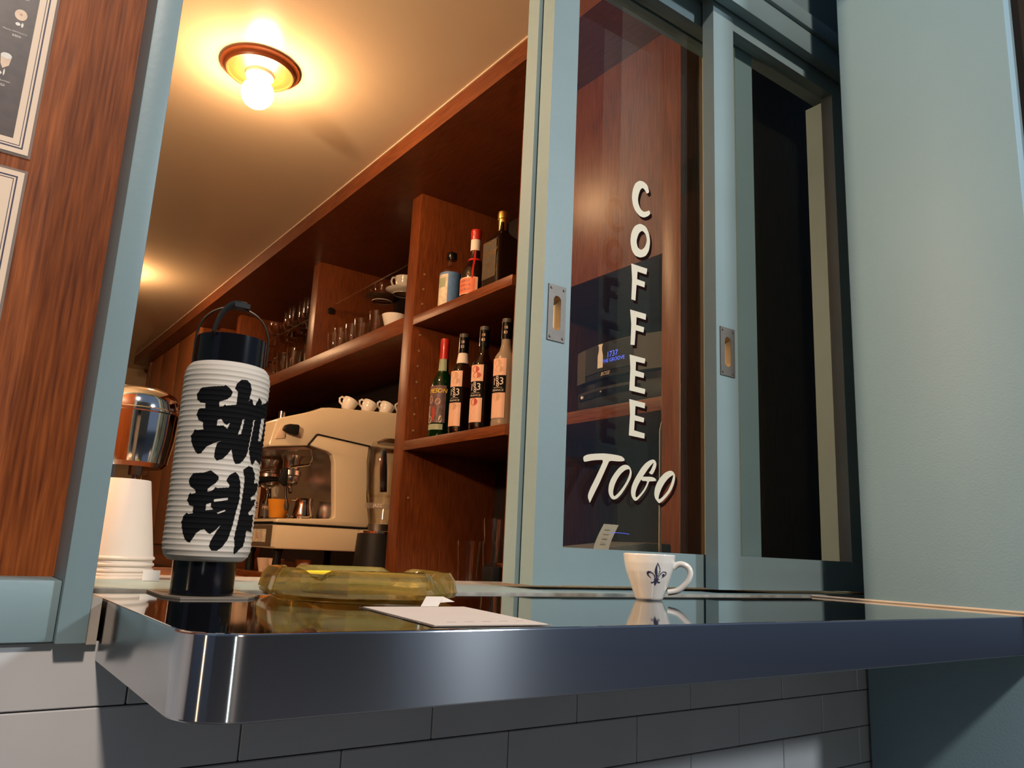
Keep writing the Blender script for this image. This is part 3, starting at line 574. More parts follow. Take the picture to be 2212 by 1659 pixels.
t.part('strap', B().tube(sp, .0046, 8, rx=.35), M['matblack'], label='black hanging strap')
t.part('strap_clip', B().box(LX - .004, LX + .010, LY - .007, LY + .002, .2572, .2615), M['matblack'])
# mat under lantern
mp = [(.1635, .700), (.172, .6795), (.226, .6785), (.243, .703), (.2445, .7735), (.166, .7735)]
one('mat', B().prism(mp, 'z', .0002, .0018), pmat('grey_card', (.20, .165, .13), .5), 'thin grey-brown card mat under the paper lantern', 'mat', (.2, .72, 0))
# amber glass dish
AX, AY = .338, .702
t = T('glass_ashtray', 'heavy amber glass ashtray with eight facets on the steel counter', 'ashtray', (AX, AY, .0004))
b = B(); rings = []
prof = [(.0001, .0012), (.074, .0010), (.081, .0006), (.0905, .0045), (.0925, .009), (.0900, .0200), (.0850, .0270), (.0765, .0275), (.0725, .0245), (.0690, .0228), (.064, .0222), (.0001, .0222)]
seg = 64
for j, (r, z) in enumerate(prof):
    ring = []
    for i in range(seg):
        a = 2 * PI * i / seg; f = (a + .13) % (PI / 4) - PI / 8
        k = r * (math.cos(PI / 8) / math.cos(f)) * (1.03 if True else 1) if r > .06 else r
        zz = z
        fi = int((a + .13) / (PI / 4)) % 8
        if fi in (1, 3, 5, 7) and 5 <= j <= 8: zz -= .0075 * max(0, math.cos(f / (PI / 8) * PI / 2 * 2.0)) if abs(f) < PI / 16 else 0
        ring.append(b.bm.verts.new((AX + k * 1.0 * math.cos(a - .43), AY + k * .955 * math.sin(a - .43), max(zz, .0004))))
    rings.append(ring)
for r0, r1 in zip(rings, rings[1:]):
    for i in range(seg): b.bm.faces.new((r0[i], r0[(i + 1) % seg], r1[(i + 1) % seg], r1[i]))
b.bm.faces.new(rings[0][::-1]); b.bm.faces.new(rings[-1])
t.part('glass_body', b, M['amber'], smooth=18)
yb = B().lathe([(.0001, .02235), (.063, .02235), (.063, .0226), (.0001, .0226)], AX, AY, 40)
t.part('printed_disc', yb, M['yellow'], label='yellow printed disc in the dish')
t.part('green_print', B().box(AX - .03, AX - .006, AY - .012, AY + .01, .0226, .0228), M['lgreen'])
# laminated card
t = T('laminated_card', 'white laminated card lying at the front edge of the counter', 'card', (.33, .52, 0))
c4 = [(.2900, .5995), (.2712, .4512), (.3655, .4452), (.3900, .5965)]
cc = (sum(p[0] for p in c4) / 4, sum(p[1] for p in c4) / 4)
t.part('laminate', B().prism([(cc[0] + (p[0] - cc[0]) * 1.0, cc[1] + (p[1] - cc[1]) * 1.0) for p in c4], 'z', .0003, .0008), M['laminate'], label='clear plastic edge')
t.part('sheet', B().prism([(cc[0] + (p[0] - cc[0]) * .95, cc[1] + (p[1] - cc[1]) * .96) for p in c4], 'z', .00085, .0011), M['paper'])
tx = B()
for k, s_ in enumerate(('MENU', 'ICED', 'HOT')):
    pass
for k in range(5):
    x = .352 - k * .0145; tx.box(x, x + .007, .470, .4715, .0011, .00118)
t.part('print_marks', tx, pmat('grey_print', (.35, .3, .33), .6), smooth=0)
# folded slip
sb = B(); pts = [(.3445, .5935, .0014), (.3620, .6000, .0014), (.3585, .6060, .0078), (.3740, .6090, .0078), (.3800, .6020, .0035), (.3660, .5960, .0035)]
sb.faces([(.343, .5925, .0013), (.360, .5925, .0013), (.372, .604, .0085), (.355, .605, .0085)], [(0, 1, 2, 3)]); sb.faces([(.355, .605, .0085), (.372, .604, .0085), (.381, .600, .0048), (.366, .5985, .0042)], [(0, 1, 2, 3)])
ob = one('folded_slip', sb, M['paper'], 'small folded white slip resting against the amber ashtray', 'paper', (.36, .598, .001), smooth=0)
md = ob.modifiers.new('thick', 'SOLIDIFY'); md.thickness = .0003
# espresso cup
CX, CY = .7192, .6939; C0 = math.atan2(-CY, -CX)
t = T('espresso_cup', 'white espresso cup with a black fleur-de-lis on the counter', 'cup', (CX, CY, .0002))
def cup_r(z): 
    pts = [(0, .0150), (.0015, .0166), (.012, .0205), (.024, .0250), (.034, .0284), (.044, .0306), (.0535, .0317)]
    for (a, ra), (c, rc) in zip(pts, pts[1:]):
        if z <= c: return ra + (rc - ra) * (z - a) / (c - a)
    return .0317
pr = [(.0001, .0004), (.0145, .0004)] + [(cup_r(.0537 * i / 40), .0003 + .0537 * i / 40) for i in range(41)] + [(.0312, .0546), (.0304, .0543)] + [(cup_r(.0537 * i / 40) - .0022, .0003 + .0537 * i / 40) for i in range(38, 5, -2)] + [(.0001, .008)]
t.part('cup_body', B().lathe(pr, CX, CY, 72), M['white'], smooth=50)
ha = C0 + 1.50
def hpnt(r, z): return (CX + r * math.cos(ha), CY + r * math.sin(ha), z)
hpts = []
ctrl = [(.0285, .0395), (.034, .0435), (.040, .0440), (.0465, .0405), (.0490, .0335), (.0465, .0255), (.041, .0185), (.033, .0125), (.0225, .0100)]
def cr(ct, n):
    o = []
    for i in range(len(ct) - 1):
        p0, p1, p2, p3 = ct[max(i - 1, 0)], ct[i], ct[i + 1], ct[min(i + 2, len(ct) - 1)]
        for k in range(n):
            q = k / n; o.append(tuple(.5 * (2 * b1 + (c1 - a1) * q + (2 * a1 - 5 * b1 + 4 * c1 - d1_) * q * q + (3 * b1 - a1 - 3 * c1 + d1_) * q ** 3) for a1, b1, c1, d1_ in zip(p0, p1, p2, p3)))
    return o + [ct[-1]]
t.part('handle', B().tube([hpnt(*p) for p in cr(ctrl, 6)], .0037, 14, rx=1.25), M['white'], smooth=60)
def cup_map(a, z): r = cup_r(z) + .0002; return (CX + r * math.cos(C0 + a), CY + r * math.sin(C0 + a), z)
for k in FLEUR: t.part('fleur_de_lis', decal([k], cup_map, .006, .00015), M['navy'], smooth=60)

# ================================================================== menus on the wood panel
def sheet(name, label, x1, z0, z1, photo):
    x0 = -.12; y = .7365
    t = T(name, label, 'menu', ((x0 + x1) / 2, y, z0), group=None)
    t.part('laminate', B().box(x0, x1, y, y + .0012, z0, z1), M['laminate'], label='clear plastic border')
    t.part('print', B().box(x0, x1 - .0022, y - .0003, y, z0 + .0022, z1 - .0022), M['kraft'])
    for off, wd in ((.0065, .0011), (.0090, .0005)):
        b = B(); yy = y - .0005
        b.box(x1 - off - wd, x1 - off, yy, y - .0003, z0 + off, z1 - off); b.box(x0, x1 - off - wd, yy, y - .0003, z0 + off, z0 + off + wd); b.box(x0, x1 - off - wd, yy, y - .0003, z1 - off - wd, z1 - off)
        t.part('border_line', b, M['navy'], smooth=0)
    if photo:
        ph = t.part('photo', B().box(x0, x1 - .0145, y - .0006, y - .0003, z0 + .0145, z1 - .0145), M['photo'], smooth=0, label='dark photograph of drinks')
        def disc(cx, cz, rx_, rz_, mt, yy=.0008, nm='drink'):
            b = B(); b.raw([(cx + rx_ * math.cos(2 * PI * i / 24), y - yy, cz + rz_ * math.sin(2 * PI * i / 24)) for i in range(24)], [tuple(range(24))]); t.part(nm, b, M[mt], parent=ph, smooth=0)
        for zc, xx, kind in ((.4790, -.0055, 0), (.4340, -.0100, 1), (.3900, -.0140, 2)):
            if kind == 0: disc(xx, zc, .0046, .0052, 'photo_pale'); disc(xx, zc + .0006, .0010, .0010, 'ltan', .0009); disc(xx - .001, zc - .0090, .0018, .0016, 'photo_white'); disc(xx + .0022, zc - .009, .0009, .0022, 'photo_white')
            if kind == 1:
                b = B(); b.raw([(xx - .0040, y - .0008, zc + .004), (xx + .0040, y - .0008, zc + .004), (xx + .0030, y - .0008, zc - .004), (xx - .001, y - .0008, zc - .0080), (xx - .003, y - .0008, zc - .004)], [(0, 1, 2, 3, 4)]); t.part('drink', b, M['photo_pale'], parent=ph, smooth=0)
                disc(xx, zc + .004, .0040, .0028, 'photo_white', .0009); disc(xx - .0025, zc - .0125, .0016, .0016, 'photo_white'); disc(xx + .0005, zc - .011, .0006, .003, 'photo_white')
            if kind == 2: disc(xx, zc, .0058, .0085, 'photo_white'); disc(xx + .001, zc + .001, .0030, .0042, 'yellow', .0009)
        for zc, xx, s_, sz in ((.4948, -.0050, '¥700', .0030), (.4622, -.0075, 'Matcha AFFOGATO', .0021), (.4585, -.0058, '¥800', .0032), (.4152, -.0105, 'Latte Macchiato', .0021), (.4112, -.0105, '¥650', .0032), (.3725, -.0120, 'Brulee', .0021)):
            b = B(); vs, fs = text(s_, sz); b.raw(vs, fs, lambda p: (p[0] + xx, y - .0009, p[1] + zc)); t.part('caption', b, M['photo_white'], parent=ph, smooth=0)
    return t
sheet('menu_sheet', 'laminated drinks menu with a dark photograph, upper one on the wood panel', .0200, .3537, .60, True)
sheet('menu_sheet', 'plain cream laminated menu with double blue border, lower one on the panel', .0205, .10, .3425, False)

# ================================================================== inside the hatch, left
# nested paper cups upside down
PX, PY = .166, .946
def paper_cup():
    t = T('paper_cup', 'white paper cup upside down, topmost and whole one of the nested stack', 'cup', (PX, PY, .0), group='nested white paper cups', local=True)
    t.part('cup_wall', B().lathe([(.0388, .0), (.0402, .0008), (.0406, .0022), (.0398, .0036), (.0386, .0040), (.0262, .0845), (.0258, .085), (.0240, .085), (.0236, .0825), (.0001, .0825)], 0, 0, 48, cap=False), M['papercup'], smooth=40)
    return t.o
pc = paper_cup(); cups_z = [.0340, .0235, .0150, .0088, .0034]
pc.location.z = Z0 + .0225
lz = ['second cup of the nested paper stack, under the whole one', 'third cup of the nested paper stack, in its middle', 'fourth cup of the nested paper stack, only rim showing', 'lowest cup of the nested paper stack, rim on the ledge']
for i, l in enumerate(lz): dup(pc, (PX, PY, (.0160, .0100, .0060, .0030)[i]), l)
# white price tag
one('price_tag', B().box(.1825, .1985, .874, .8755, .0045, .0145), M['paper'], 'small blank white tag standing by the paper cups', 'tag', (.19, .875, .004))
# drink mixer
t = T('drink_mixer', 'chrome-headed drink mixer standing behind the paper cups', 'mixer', (.211, 1.2, .0028))
MX, MY = .2115, 1.20
hd = [(.0001, .140), (.044, .140), (.050, .146), (.0555, .180), (.0575, .214), (.0590, .2155), (.0590, .2185), (.0575, .2200), (.0565, .232), (.050, .243), (.034, .2505), (.015, .2530), (.0001, .2532)]
t.part('motor_head', B().lathe(hd, MX, MY, 56), M['chrome'], label='polished chrome motor head')
t.part('spindle', B().tube([(MX + .010, MY, .142), (MX + .010, MY, .085)], .0032, 10), M['steel']); t.part('spindle_nut', B().lathe([(.0001, .130), (.009, .130), (.009, .141), (.0001, .141)], MX + .010, MY, 8), M['steel'])
t.part('stand_column', B().box(MX - .045, MX - .004, MY + .062, MY + .10, .02, .236), M['pale_blue'], bevel=.006, seg=3, label='pale blue enamelled column')
t.part('switch_box', B().box(MX - .040, MX - .012, MY + .045, MY + .0615, .085, .176), M['matblack'], bevel=.002)
t.part('foot', B().box(MX - .09, MX + .02, MY - .02, MY + .12, .0, .02), M['pale_blue'], bevel=.006)
one('side_table', B().box(.02, .36, 1.10, 1.36, -.06, -.0), M['woody'], 'low wooden stand carrying the drink mixer behind the ledge', 'stand', (.2, 1.2, -.06), bevel=.003)

# ================================================================== espresso machine
YA, YB = 2.50, 3.12
t = T('espresso_machine', 'cream enamelled espresso machine on the back counter', 'coffee machine', (1.15, 2.8, -.055))
base = [(.897, .028), (.903, .024), (1.36, .024), (1.36, .1015), (.897, .1015)]
t.part('base', B().prism(base, 'y', YA, YB), M['cream'], bevel=.004)
t.part('base_front', B().box(.8955, .8975, YA + .03, YB - .03, .030, .098), M['chrome'], label='polished steel front of the base')
t.part('trim_line', B().box(.8962, 1.225, YA - .0008, YB + .0008, .1000, .1065), M['matblack'], label='black trim line')
side = [(.8965, .1060), (.8965, .113), (.902, .119), (1.085, .129), (1.094, .135), (1.092, .16), (1.075, .32), (1.066, .342), (1.045, .352), (1.012, .358), (.978, .366), (1.002, .404), (1.198, .386), (1.196, .33), (1.205, .21), (1.222, .120), (1.215, .1060)]
for y0, y1, nm in ((YA, YA + .035, 'near'), (YB - .035, YB, 'far')): t.part('side_frame', B().prism(side, 'y', y0, y1), M['cream'], bevel=.0035, seg=3)
t.part('tray_deck', B().box(.90, 1.09, YA + .035, YB - .035, .110, .1185), M['cream'])
t.part('drip_tray', B().box(.905, 1.10, YA + .036, YB - .036, .1185, .1215), M['chrome'], label='steel drip tray')
hous = [(.8440, .352), (.848, .345), (.975, .362), (1.0015, .4045), (1.199, .3865), (1.36, .3865), (1.36, .5205), (1.278, .5160), (1.040, .5010), (1.010, .4960), (.985, .4815), (.872, .4430), (.862, .4360)]
t.part('upper_housing', B().prism(hous, 'y', YA - .001, YB + .001), M['cream'], bevel=.007, seg=3)
t.part('trim_line', B().tube([(.975, YA - .0012, .3660), (1.0005, YA - .0012, .4010), (1.006, YA - .0012, .4040), (1.200, YA - .0012, .3860)], .0028, 6), M['matblack'], label='black trim line')
t.part('steam_lever', B().prism([(.880, .403), (.886, .4195), (.900, .4245), (.930, .4255), (.934, .420), (.931, .392), (.925, .389), (.900, .393)], 'y', YA - .022, YA - .002), M['matblack'], bevel=.004, seg=3, label='black steam lever')
t.part('badge_panel', B().prism([(.862, .372), (.876, .416), (.896, .420), (.893, .377)], 'y', YA - .004, YA - .001), M['kraft'], bevel=.001)
t.part('backsplash', B().box(1.092, 1.104, YA + .035, YB - .035, .12, .37), M['satin'], label='polished steel backsplash')
t.part('head_underside', B().prism([(.855, .338), (.975, .352), (1.09, .36), (1.09, .366), (.975, .361), (.852, .3445)], 'y', YA + .03, YB - .03), M['satin'])
t.part('back_case', B().box(1.225, 1.355, YA + .036, YB - .036, .1015, .3865), M['cream'])
for gy in (2.70, 2.93):
    g = t.part('group_head', B().lathe([(.0001, .270), (.030, .270), (.036, .276), (.036, .292), (.028, .297), (.030, .330), (.040, .345), (.0001, .345)], 1.0, gy, 32), M['satin'], label='chrome group head')
    t.part('portafilter', B().lathe([(.012, .238), (.026, .246), (.031, .254), (.032, .274), (.0001, .274)], 1.0, gy, 28), M['satin'], parent=g)
    t.part('portafilter_handle', B().tube([(.975, gy, .258), (.94, gy, .258), (.90, gy, .252), (.862, gy, .246)], [.007, .009, .012, .010], 12), M['matblack'], parent=g)
    t.part('spout', B().tube([(1.0, gy, .244), (1.0, gy - .01, .228), (1.0, gy - .018, .215)], [.009, .007, .006], 10), M['chrome'], parent=g)
t.part('front_pipe', B().tube([(.89, YA + .05, .282), (.89, YB - .05, .282)], .006, 10), M['chrome'])
wd = t.part('steam_wand', B().tube(cr([(.995, YA + .02, .352), (1.001, YA + .015, .325), (.992, YA + .012, .304), (.966, YA + .010, .2965), (.930, YA + .008, .2875), (.915, YA + .008, .277), (.912, YA + .008, .262), (.918, YA + .008, .21), (.928, YA + .008, .150)], 5), .0042, 10), M['chrome'], label='bent steel steam wand')
t.part('wand_grip', B().prism([(.905, .282), (.918, .284), (.921, .225), (.912, .222), (.889, .240)], 'y', YA + .0, YA + .016), M['matblack'], parent=wd, bevel=.003)
t.part('wand_tip', B().tube([(.924, YA + .008, .182), (.927, YA + .008, .160), (.9285, YA + .008, .146)], [.0045, .0085, .006], 10), M['steel'], parent=wd)
pl = t.part('name_plate', B().box(.8935, .8955, 2.588, 2.736, .043, .085), M['lpale'], label='pale plate with red lettering')
b = B(); vs, fs = text('JSL', .030); b.raw(vs, fs, lambda p: (.8932, 2.662 - p[0], .063 + p[1])); t.part('plate_lettering', b, M['lorange'], parent=pl, smooth=0)
for x in (.925, 1.33):
    for y in (2.54, 2.80, 3.08): t.part('leg', B().lathe([(.014, -.0548), (.016, -.04), (.012, .0), (.018, .024)], x, y, 14), M['matblack'])
# pressure gauge cap
t.part('boiler_cap', B().lathe([(.0001, .455), (.011, .455), (.011, .487), (.0001, .487)], .925, 2.64, 14), M['chrome'])
# cups lying on top
def wcup():
    c = T('coffee_cup', 'white cup tipped on the espresso machine, nearest its front', 'cup', (1.155, 2.62, .515), group='white cups stored on the espresso machine', local=True)
    tl = Matrix.Rotation(.45, 3, 'Y')
    c.part('cup_body', B().lathe([(.014, -.0015), (.019, .003), (.026, .024), (.0285, .042), (.0272, .0435), (.0245, .024), (.017, .006), (.0001, .004)], 0, 0, 28, tilt=tl), M['white'], smooth=50)
    c.part('handle', B().tube([tuple(tl @ Vector(p)) for p in [(-.024, 0, .034), (-.036, 0, .034), (-.041, 0, .024), (-.035, 0, .013), (-.021, 0, .010)]], .004, 8), M['white'])
    return c.o
wc = wcup(); wc.location = (1.150, 2.62, .522 + Z0)
for i, (x, y, l) in enumerate(((1.228, 2.62, 'white cup on the espresso machine, second from its front'), (1.300, 2.62, 'white cup on the espresso machine, third from its front'), (1.372, 2.62, 'white cup on the espresso machine, rearmost, half hidden by the upright'))):
    dup(wc, (x, y, .524 + .003 * i), l, rot=.1 * i)
# orange cup, pitchers, box, bottle on the tray
b = B().lathe([(.0001, .0), (.0265, .0), (.0275, .001), (.036, .060), (.0368, .061), (.035, .061), (.0262, .004), (.0001, .004)], 0, 0, 36)
one('orange_cup', b, M['orange'], 'orange paper cup on the espresso machine tray', 'cup', (.925, 2.575, .1222), local=True, smooth=40)
def pitcher():
    c = T('milk_pitcher', 'steel milk pitcher on the tray, the one with handle in view', 'pitcher', (1.010, 2.575, .1222), group='steel milk pitchers on the machine tray', local=True)
    c.part('jug', B().lathe([(.0001, .0), (.034, .0), (.0365, .003), (.0365, .018), (.030, .045), (.0285, .062), (.0305, .070), (.029, .070), (.027, .060), (.034, .012), (.0001, .006)], 0, 0, 36), M['chrome'], smooth=50)
    c.part('handle', B().tube(cr([(-.029, 0, .062), (-.045, 0, .062), (-.054, 0, .045), (-.056, 0, .022), (-.048, 0, .006), (-.036, 0, .008)], 4), .0028, 8), M['chrome'])
    return c.o
p_ = pitcher(); dup(p_, (1.050, 2.672, .1222), 'steel milk pitcher on the tray, against the machine frame', rot=.6)
t = T('carton', 'cream carton with black lines beyond the orange cup', 'carton', (.925, 2.86, .1222))
t.part('box', B().box(.905, .945, 2.83, 2.89, .1222, .235), M['kraft'], bevel=.001)
t.part('line', B().box(.925, .940, 2.8293, 2.83, .160, .163), M['ink']); t.part('line', B().box(.925, .940, 2.8293, 2.83, .168, .171), M['ink']); t.part('line', B().box(.925, .940, 2.8293, 2.83, .176, .179), M['ink'])
t = T('small_bottle', 'small dark bottle with a grey label between carton and orange cup', 'bottle', (.935, 2.72, .1222), local=True)
t.part('bottle_body', B().lathe([(.0001, 0), (.018, 0), (.019, .002), (.019, .055), (.010, .070), (.009, .085), (.0001, .085)], 0, 0, 24), M['darkbottle']); t.part('label', B().patch(.0193, PI + .2, PI + 1.9, .006, .050), M['lgrey'])
b = B(); wraptext(b, 'PPB', .016, .0196, PI + 1.0, .036); t.part('label_lettering', b, M['kraft'], smooth=0)
# cups beneath machine
b = B().lathe([(.0001, 0), (.018, 0), (.028, .045), (.027, .045), (.0001, .004)], 0, 0, 20)
u0 = one('stored_cup', b, M['kraft'], 'pale cup stored under the machine, nearest its front corner', 'cup', (.945, 2.60, -.0548), group='pale cups stored under the machine', local=True)
for x, y, l in ((.94, 2.69, 'pale cup stored under the machine, second along its front'), (1.04, 2.60, 'pale cup stored under the machine, deeper in under its near side')):
    dup(u0, (x, y, -.0548), l)
t = T('shallow_tray', 'shallow pinkish tray in front of the machine legs', 'tray', (.905, 2.66, -.055))
t.part('tray', B().prism([(.889, -.0549), (.935, -.0549), (.945, -.036), (.942, -.036), (.933, -.052), (.891, -.052), (.888, -.036), (.8855, -.036)], 'y', 2.52, 2.56), M['kraft'])
# grinder by the upright
t = T('coffee_grinder', 'black coffee grinder with a clear hopper beside the tall upright', 'grinder', (1.215, 2.41, -.055))
GX, GY = 1.212, 2.405
t.part('motor_base', B().lathe([(.0001, -.0548), (.078, -.0548), (.078, -.05), (.069, .085), (.0001, .085)], GX, GY, 48), M['matblack'], label='black cylindrical base')
t.part('collar', B().lathe([(.068, .0845), (.0705, .087), (.0705, .094), (.060, .098), (.0001, .098)], GX, GY, 48), M['chrome'], label='chrome collar')
t.part('lower_ring', B().lathe([(.0001, .098), (.036, .098), (.036, .118), (.0001, .118)], GX, GY, 36), M['steel'])
t.part('glass_jug', B().lathe([(.030, .1185), (.034, .119), (.046, .215), (.0445, .215), (.0325, .124), (.0001, .122)], GX, GY, 40, cap=False), M['clear'], smooth=50)
t.part('band', B().lathe([(.0475, .168), (.0510, .169), (.0510, .186), (.0475, .187)], GX, GY, 40, cap=False), M['laminate'], label='clear band with raised letters')
b = B(); wraptext(b, 'JAZZ', .014, .0513, PI + .9, .177, GX, GY); t.part('band_lettering', b, M['paper'], smooth=0)
t.part('hopper', B().lathe([(.046, .205), (.052, .24), (.056, .30), (.054, .36), (.045, .392), (.043, .392), (.052, .36), (.054, .30), (.050, .24), (.045, .21)], GX, GY, 44, cap=False), M['clear'], smooth=50)
t.part('stirrer', B().tube([(GX - .005, GY, .365), (GX, GY, .30), (GX + .006, GY, .225)], [.010, .013, .012], 10), M['darkbottle'], label='dark paddle inside the hopper')
t.part('hopper_lid', B().lathe([(.0001, .388), (.044, .388), (.047, .394), (.030, .406), (.0001, .408)], GX + .02, GY - .0, 36), M['smoke'])

# ================================================================== bottles
def revolve_bottle(name, label, x, y, z, prof, mat, rot=0, sq=None, cat='bottle', group=None, seg=40):
    t = T(name, label, cat, (x, y, z), local=True, group=group, rot=rot)
    t.part('glass', B().lathe(prof, 0, 0, seg, sq=sq, rot=PI / 4 if False else 0), mat, smooth=40); return t
zt = .8065
F0 = PI + .25
t = revolve_bottle('blue_label_bottle', 'short clear bottle with blue and pale label on the upper shelf', 1.262, 2.128, zt, [(.0001, 0), (.034, 0), (.036, .003), (.036, .132), (.033, .143), (.024, .150), (.0150, .155), (.0135, .162), (.0135, .186), (.0001, .186)], M['clear'])
t.part('cap', B().lathe([(.0001, .180), (.0165, .180), (.0175, .184), (.0175, .199), (.0160, .203), (.0001, .203)], 0, 0, 28), M['black'], label='black stopper')
t.part('liquid', B().lathe([(.0001, .004), (.034, .004), (.034, .120), (.0001, .120)], 0, 0, 32), M['clear'])
lb = t.part('label', B().patch(.0365, F0 - 1.2, F0 + 2.4, .010, .128, n=30), M['lblue'], label='blue label')
t.part('label_print', B().patch(.0368, F0 - 1.2, F0 + .55, .012, .120), M['lpale'], parent=lb); t.part('label_print', B().patch(.0370, F0 - .5, F0 + .35, .075, .108), M['lgreen'], parent=lb)
t = revolve_bottle('red_cap_bottle', 'dark round-shouldered liqueur bottle with red cap and red ribbon', 1.262, 1.985, zt, [(.0001, 0), (.038, 0), (.041, .004), (.042, .060), (.040, .090), (.032, .112), (.022, .130), (.0165, .152), (.0150, .178), (.0150, .222), (.0001, .222)], M['darkbottle'])
t.part('cap', B().lathe([(.0001, .205), (.0165, .205), (.0168, .224), (.0175, .226), (.0175, .236), (.0165, .239), (.0001, .239)], 0, 0, 28), M['red'], label='red cap')
t.part('neck_band', B().lathe([(.0158, .168), (.0163, .168), (.0160, .206), (.0155, .206)], 0, 0, 28, cap=False), M['paper'], label='white neck band')
rb = B(); 
for i, (r, z) in enumerate([(.0162, .168), (.0178, .152), (.0232, .130), (.0332, .112), (.0412, .090), (.0428, .068)]):
    pass
rp = [(r, z) for r, z in [(.0168, .168), (.0182, .150), (.0236, .130), (.0336, .112), (.0416, .090), (.0432, .066)]]
rbn = [((r * math.cos(F0 + .55)), (r * math.sin(F0 + .55)), z) for r, z in rp]; rbn2 = [((r * math.cos(F0 + .55 + .006 / r)), (r * math.sin(F0 + .55 + .006 / r)), z) for r, z in rp]
rb.faces(rbn + rbn2, [(i, i + 1, 7 + i, 6 + i) for i in range(5)]); t.part('ribbon', rb, M['red'], label='red ribbon')
t.part('ribbon', B().lathe([(.0208, .1325), (.0226, .1325), (.0208, .1395), (.0190, .1395)], 0, 0, 28, cap=False), M['red'], label='red ribbon')
lb = t.part('label', B().patch(.0425, F0 - 1.0, F0 + 1.05, .015, .070, n=24), M['lpeach'], label='orange label with pale border'); t.part('label_print', B().patch(.0428, F0 - .9, F0 + .85, .018, .066, n=24), M['lorange'], parent=lb)
b = B()
for k, s_ in enumerate(('GRAND', 'ORANGE', 'LIQUEUR')): wraptext(b, s_, .011, .0431, F0 - .0, .058 - k * .014)
t.part('label_lettering', b, M['lpurple'], parent=lb, smooth=0)
t = revolve_bottle('gold_cap_bottle', 'square black bottle with a gold cap and gold script label', 1.262, 1.838, zt, [(.0001, 0), (.040, 0), (.043, .003), (.043, .150), (.036, .163), (.018, .180), (.0140, .190), (.0135, .215), (.0001, .215)], M['darkbottle'], sq=8, seg=64)
t.part('cap', B().lathe([(.0145, .188), (.0150, .226), (.0175, .228), (.0178, .244), (.0165, .251), (.0001, .251)], 0, 0, 32), M['gold'], label='gold foil cap')
lb = t.part('label', B().box(-.0441, -.0436, -.035, .035, .030, .148), M['lgrey'], label='grey label framed in gold')
b = B()
for a_, c_, e_, f_ in ((-.033, -.0315, .034, .144), (.0315, .033, .034, .144)): b.box(-.0446, -.0441, a_, c_, e_, f_)
b.box(-.0446, -.0441, -.033, .033, .1425, .144); b.box(-.0446, -.0441, -.033, .033, .034, .0355); b.box(-.0446, -.0441, -.006, .006, .136, .144); b.box(-.0446, -.0441, -.011, -.0095, .034, .058); b.box(-.0446, -.0441, .0095, .011, .034, .058); b.box(-.0446, -.0441, -.011, .011, .057, .058)
for s_, sz, zz, sh in (('Royal', .030, .108, .45), ('Premium Blended', .0068, .078, 0), ('WHISKY', .0075, .070, 0), ('aged in oak', .0055, .063, .3)):
    vs, fs = text(s_, sz, sh); b.raw(vs, fs, lambda p: (-.0444, -p[0], zz + p[1]))
t.part('label_lettering', b, M['gold'], parent=lb, smooth=0)
zl = .3845
t = revolve_bottle('green_bottle', 'green whiskey bottle with a red capsule and an illustrated label', 1.262, 2.135, zl, [(.0001, 0), (.034, 0), (.0365, .004), (.0370, .165), (.034, .188), (.024, .208), (.0165, .222), (.0145, .245), (.0140, .285), (.0001, .285)], M['green'])
t.part('inner', B().lathe([(.0001, .005), (.034, .005), (.034, .18), (.0001, .19)], 0, 0, 32), M['darkbottle'])
t.part('capsule', B().lathe([(.0148, .262), (.0152, .262), (.0148, .300), (.0152, .302), (.0152, .327), (.0145, .330), (.0001, .330)], 0, 0, 28), M['red'], label='red capsule')
t.part('neck_label', B().patch(.0170, F0 - 1.2, F0 + 1.4, .222, .262, r1=.0150), M['lgreen'])
lb = t.part('label', B().patch(.0375, F0 - 1.0, F0 + 1.15, .050, .170, n=24), M['lpurple'], label='dark illustrated label')
b = B(); wraptext(b, 'JAMESON', .020, .0379, F0 + .1, .152, shear=.15); t.part('label_lettering', b, M['yellow'], parent=lb, smooth=0)
for a_, z_, w_, h_, mt in ((-.3, .125, .5, .016, 'ltan'), (.45, .118, .5, .012, 'ltan'), (-.5, .088, .4, .022, 'lpeach'), (.1, .080, .3, .03, 'lred'), (.7, .075, .4, .026, 'lgrey'), (-.3, .060, .5, .014, 'lpale'), (.75, .062, .3, .014, 'lpale')):
    b = B(); n = 16; vs = [(.0378 * math.cos(F0 + a_ + w_ / 2 * math.cos(2 * PI * i / n)), .0378 * math.sin(F0 + a_ + w_ / 2 * math.cos(2 * PI * i / n)), z_ + h_ * math.sin(2 * PI * i / n) / 1.2) for i in range(n)]; b.faces(vs, [tuple(range(n))]); t.part('label_print', b, M[mt], parent=lb, smooth=0)
t.part('lower_label', B().patch(.0375, F0 - .9, F0 + 1.0, .028, .046), M['lgreen'])
SP = [(.0001, 0), (.032, 0), (.0345, .004), (.0345, .020), (.0335, .024), (.0335, .175), (.0345, .182), (.0345, .196), (.031, .210), (.020, .226), (.0150, .245), (.0140, .270), (.0150, .285), (.0150, .300), (.0001, .300)]
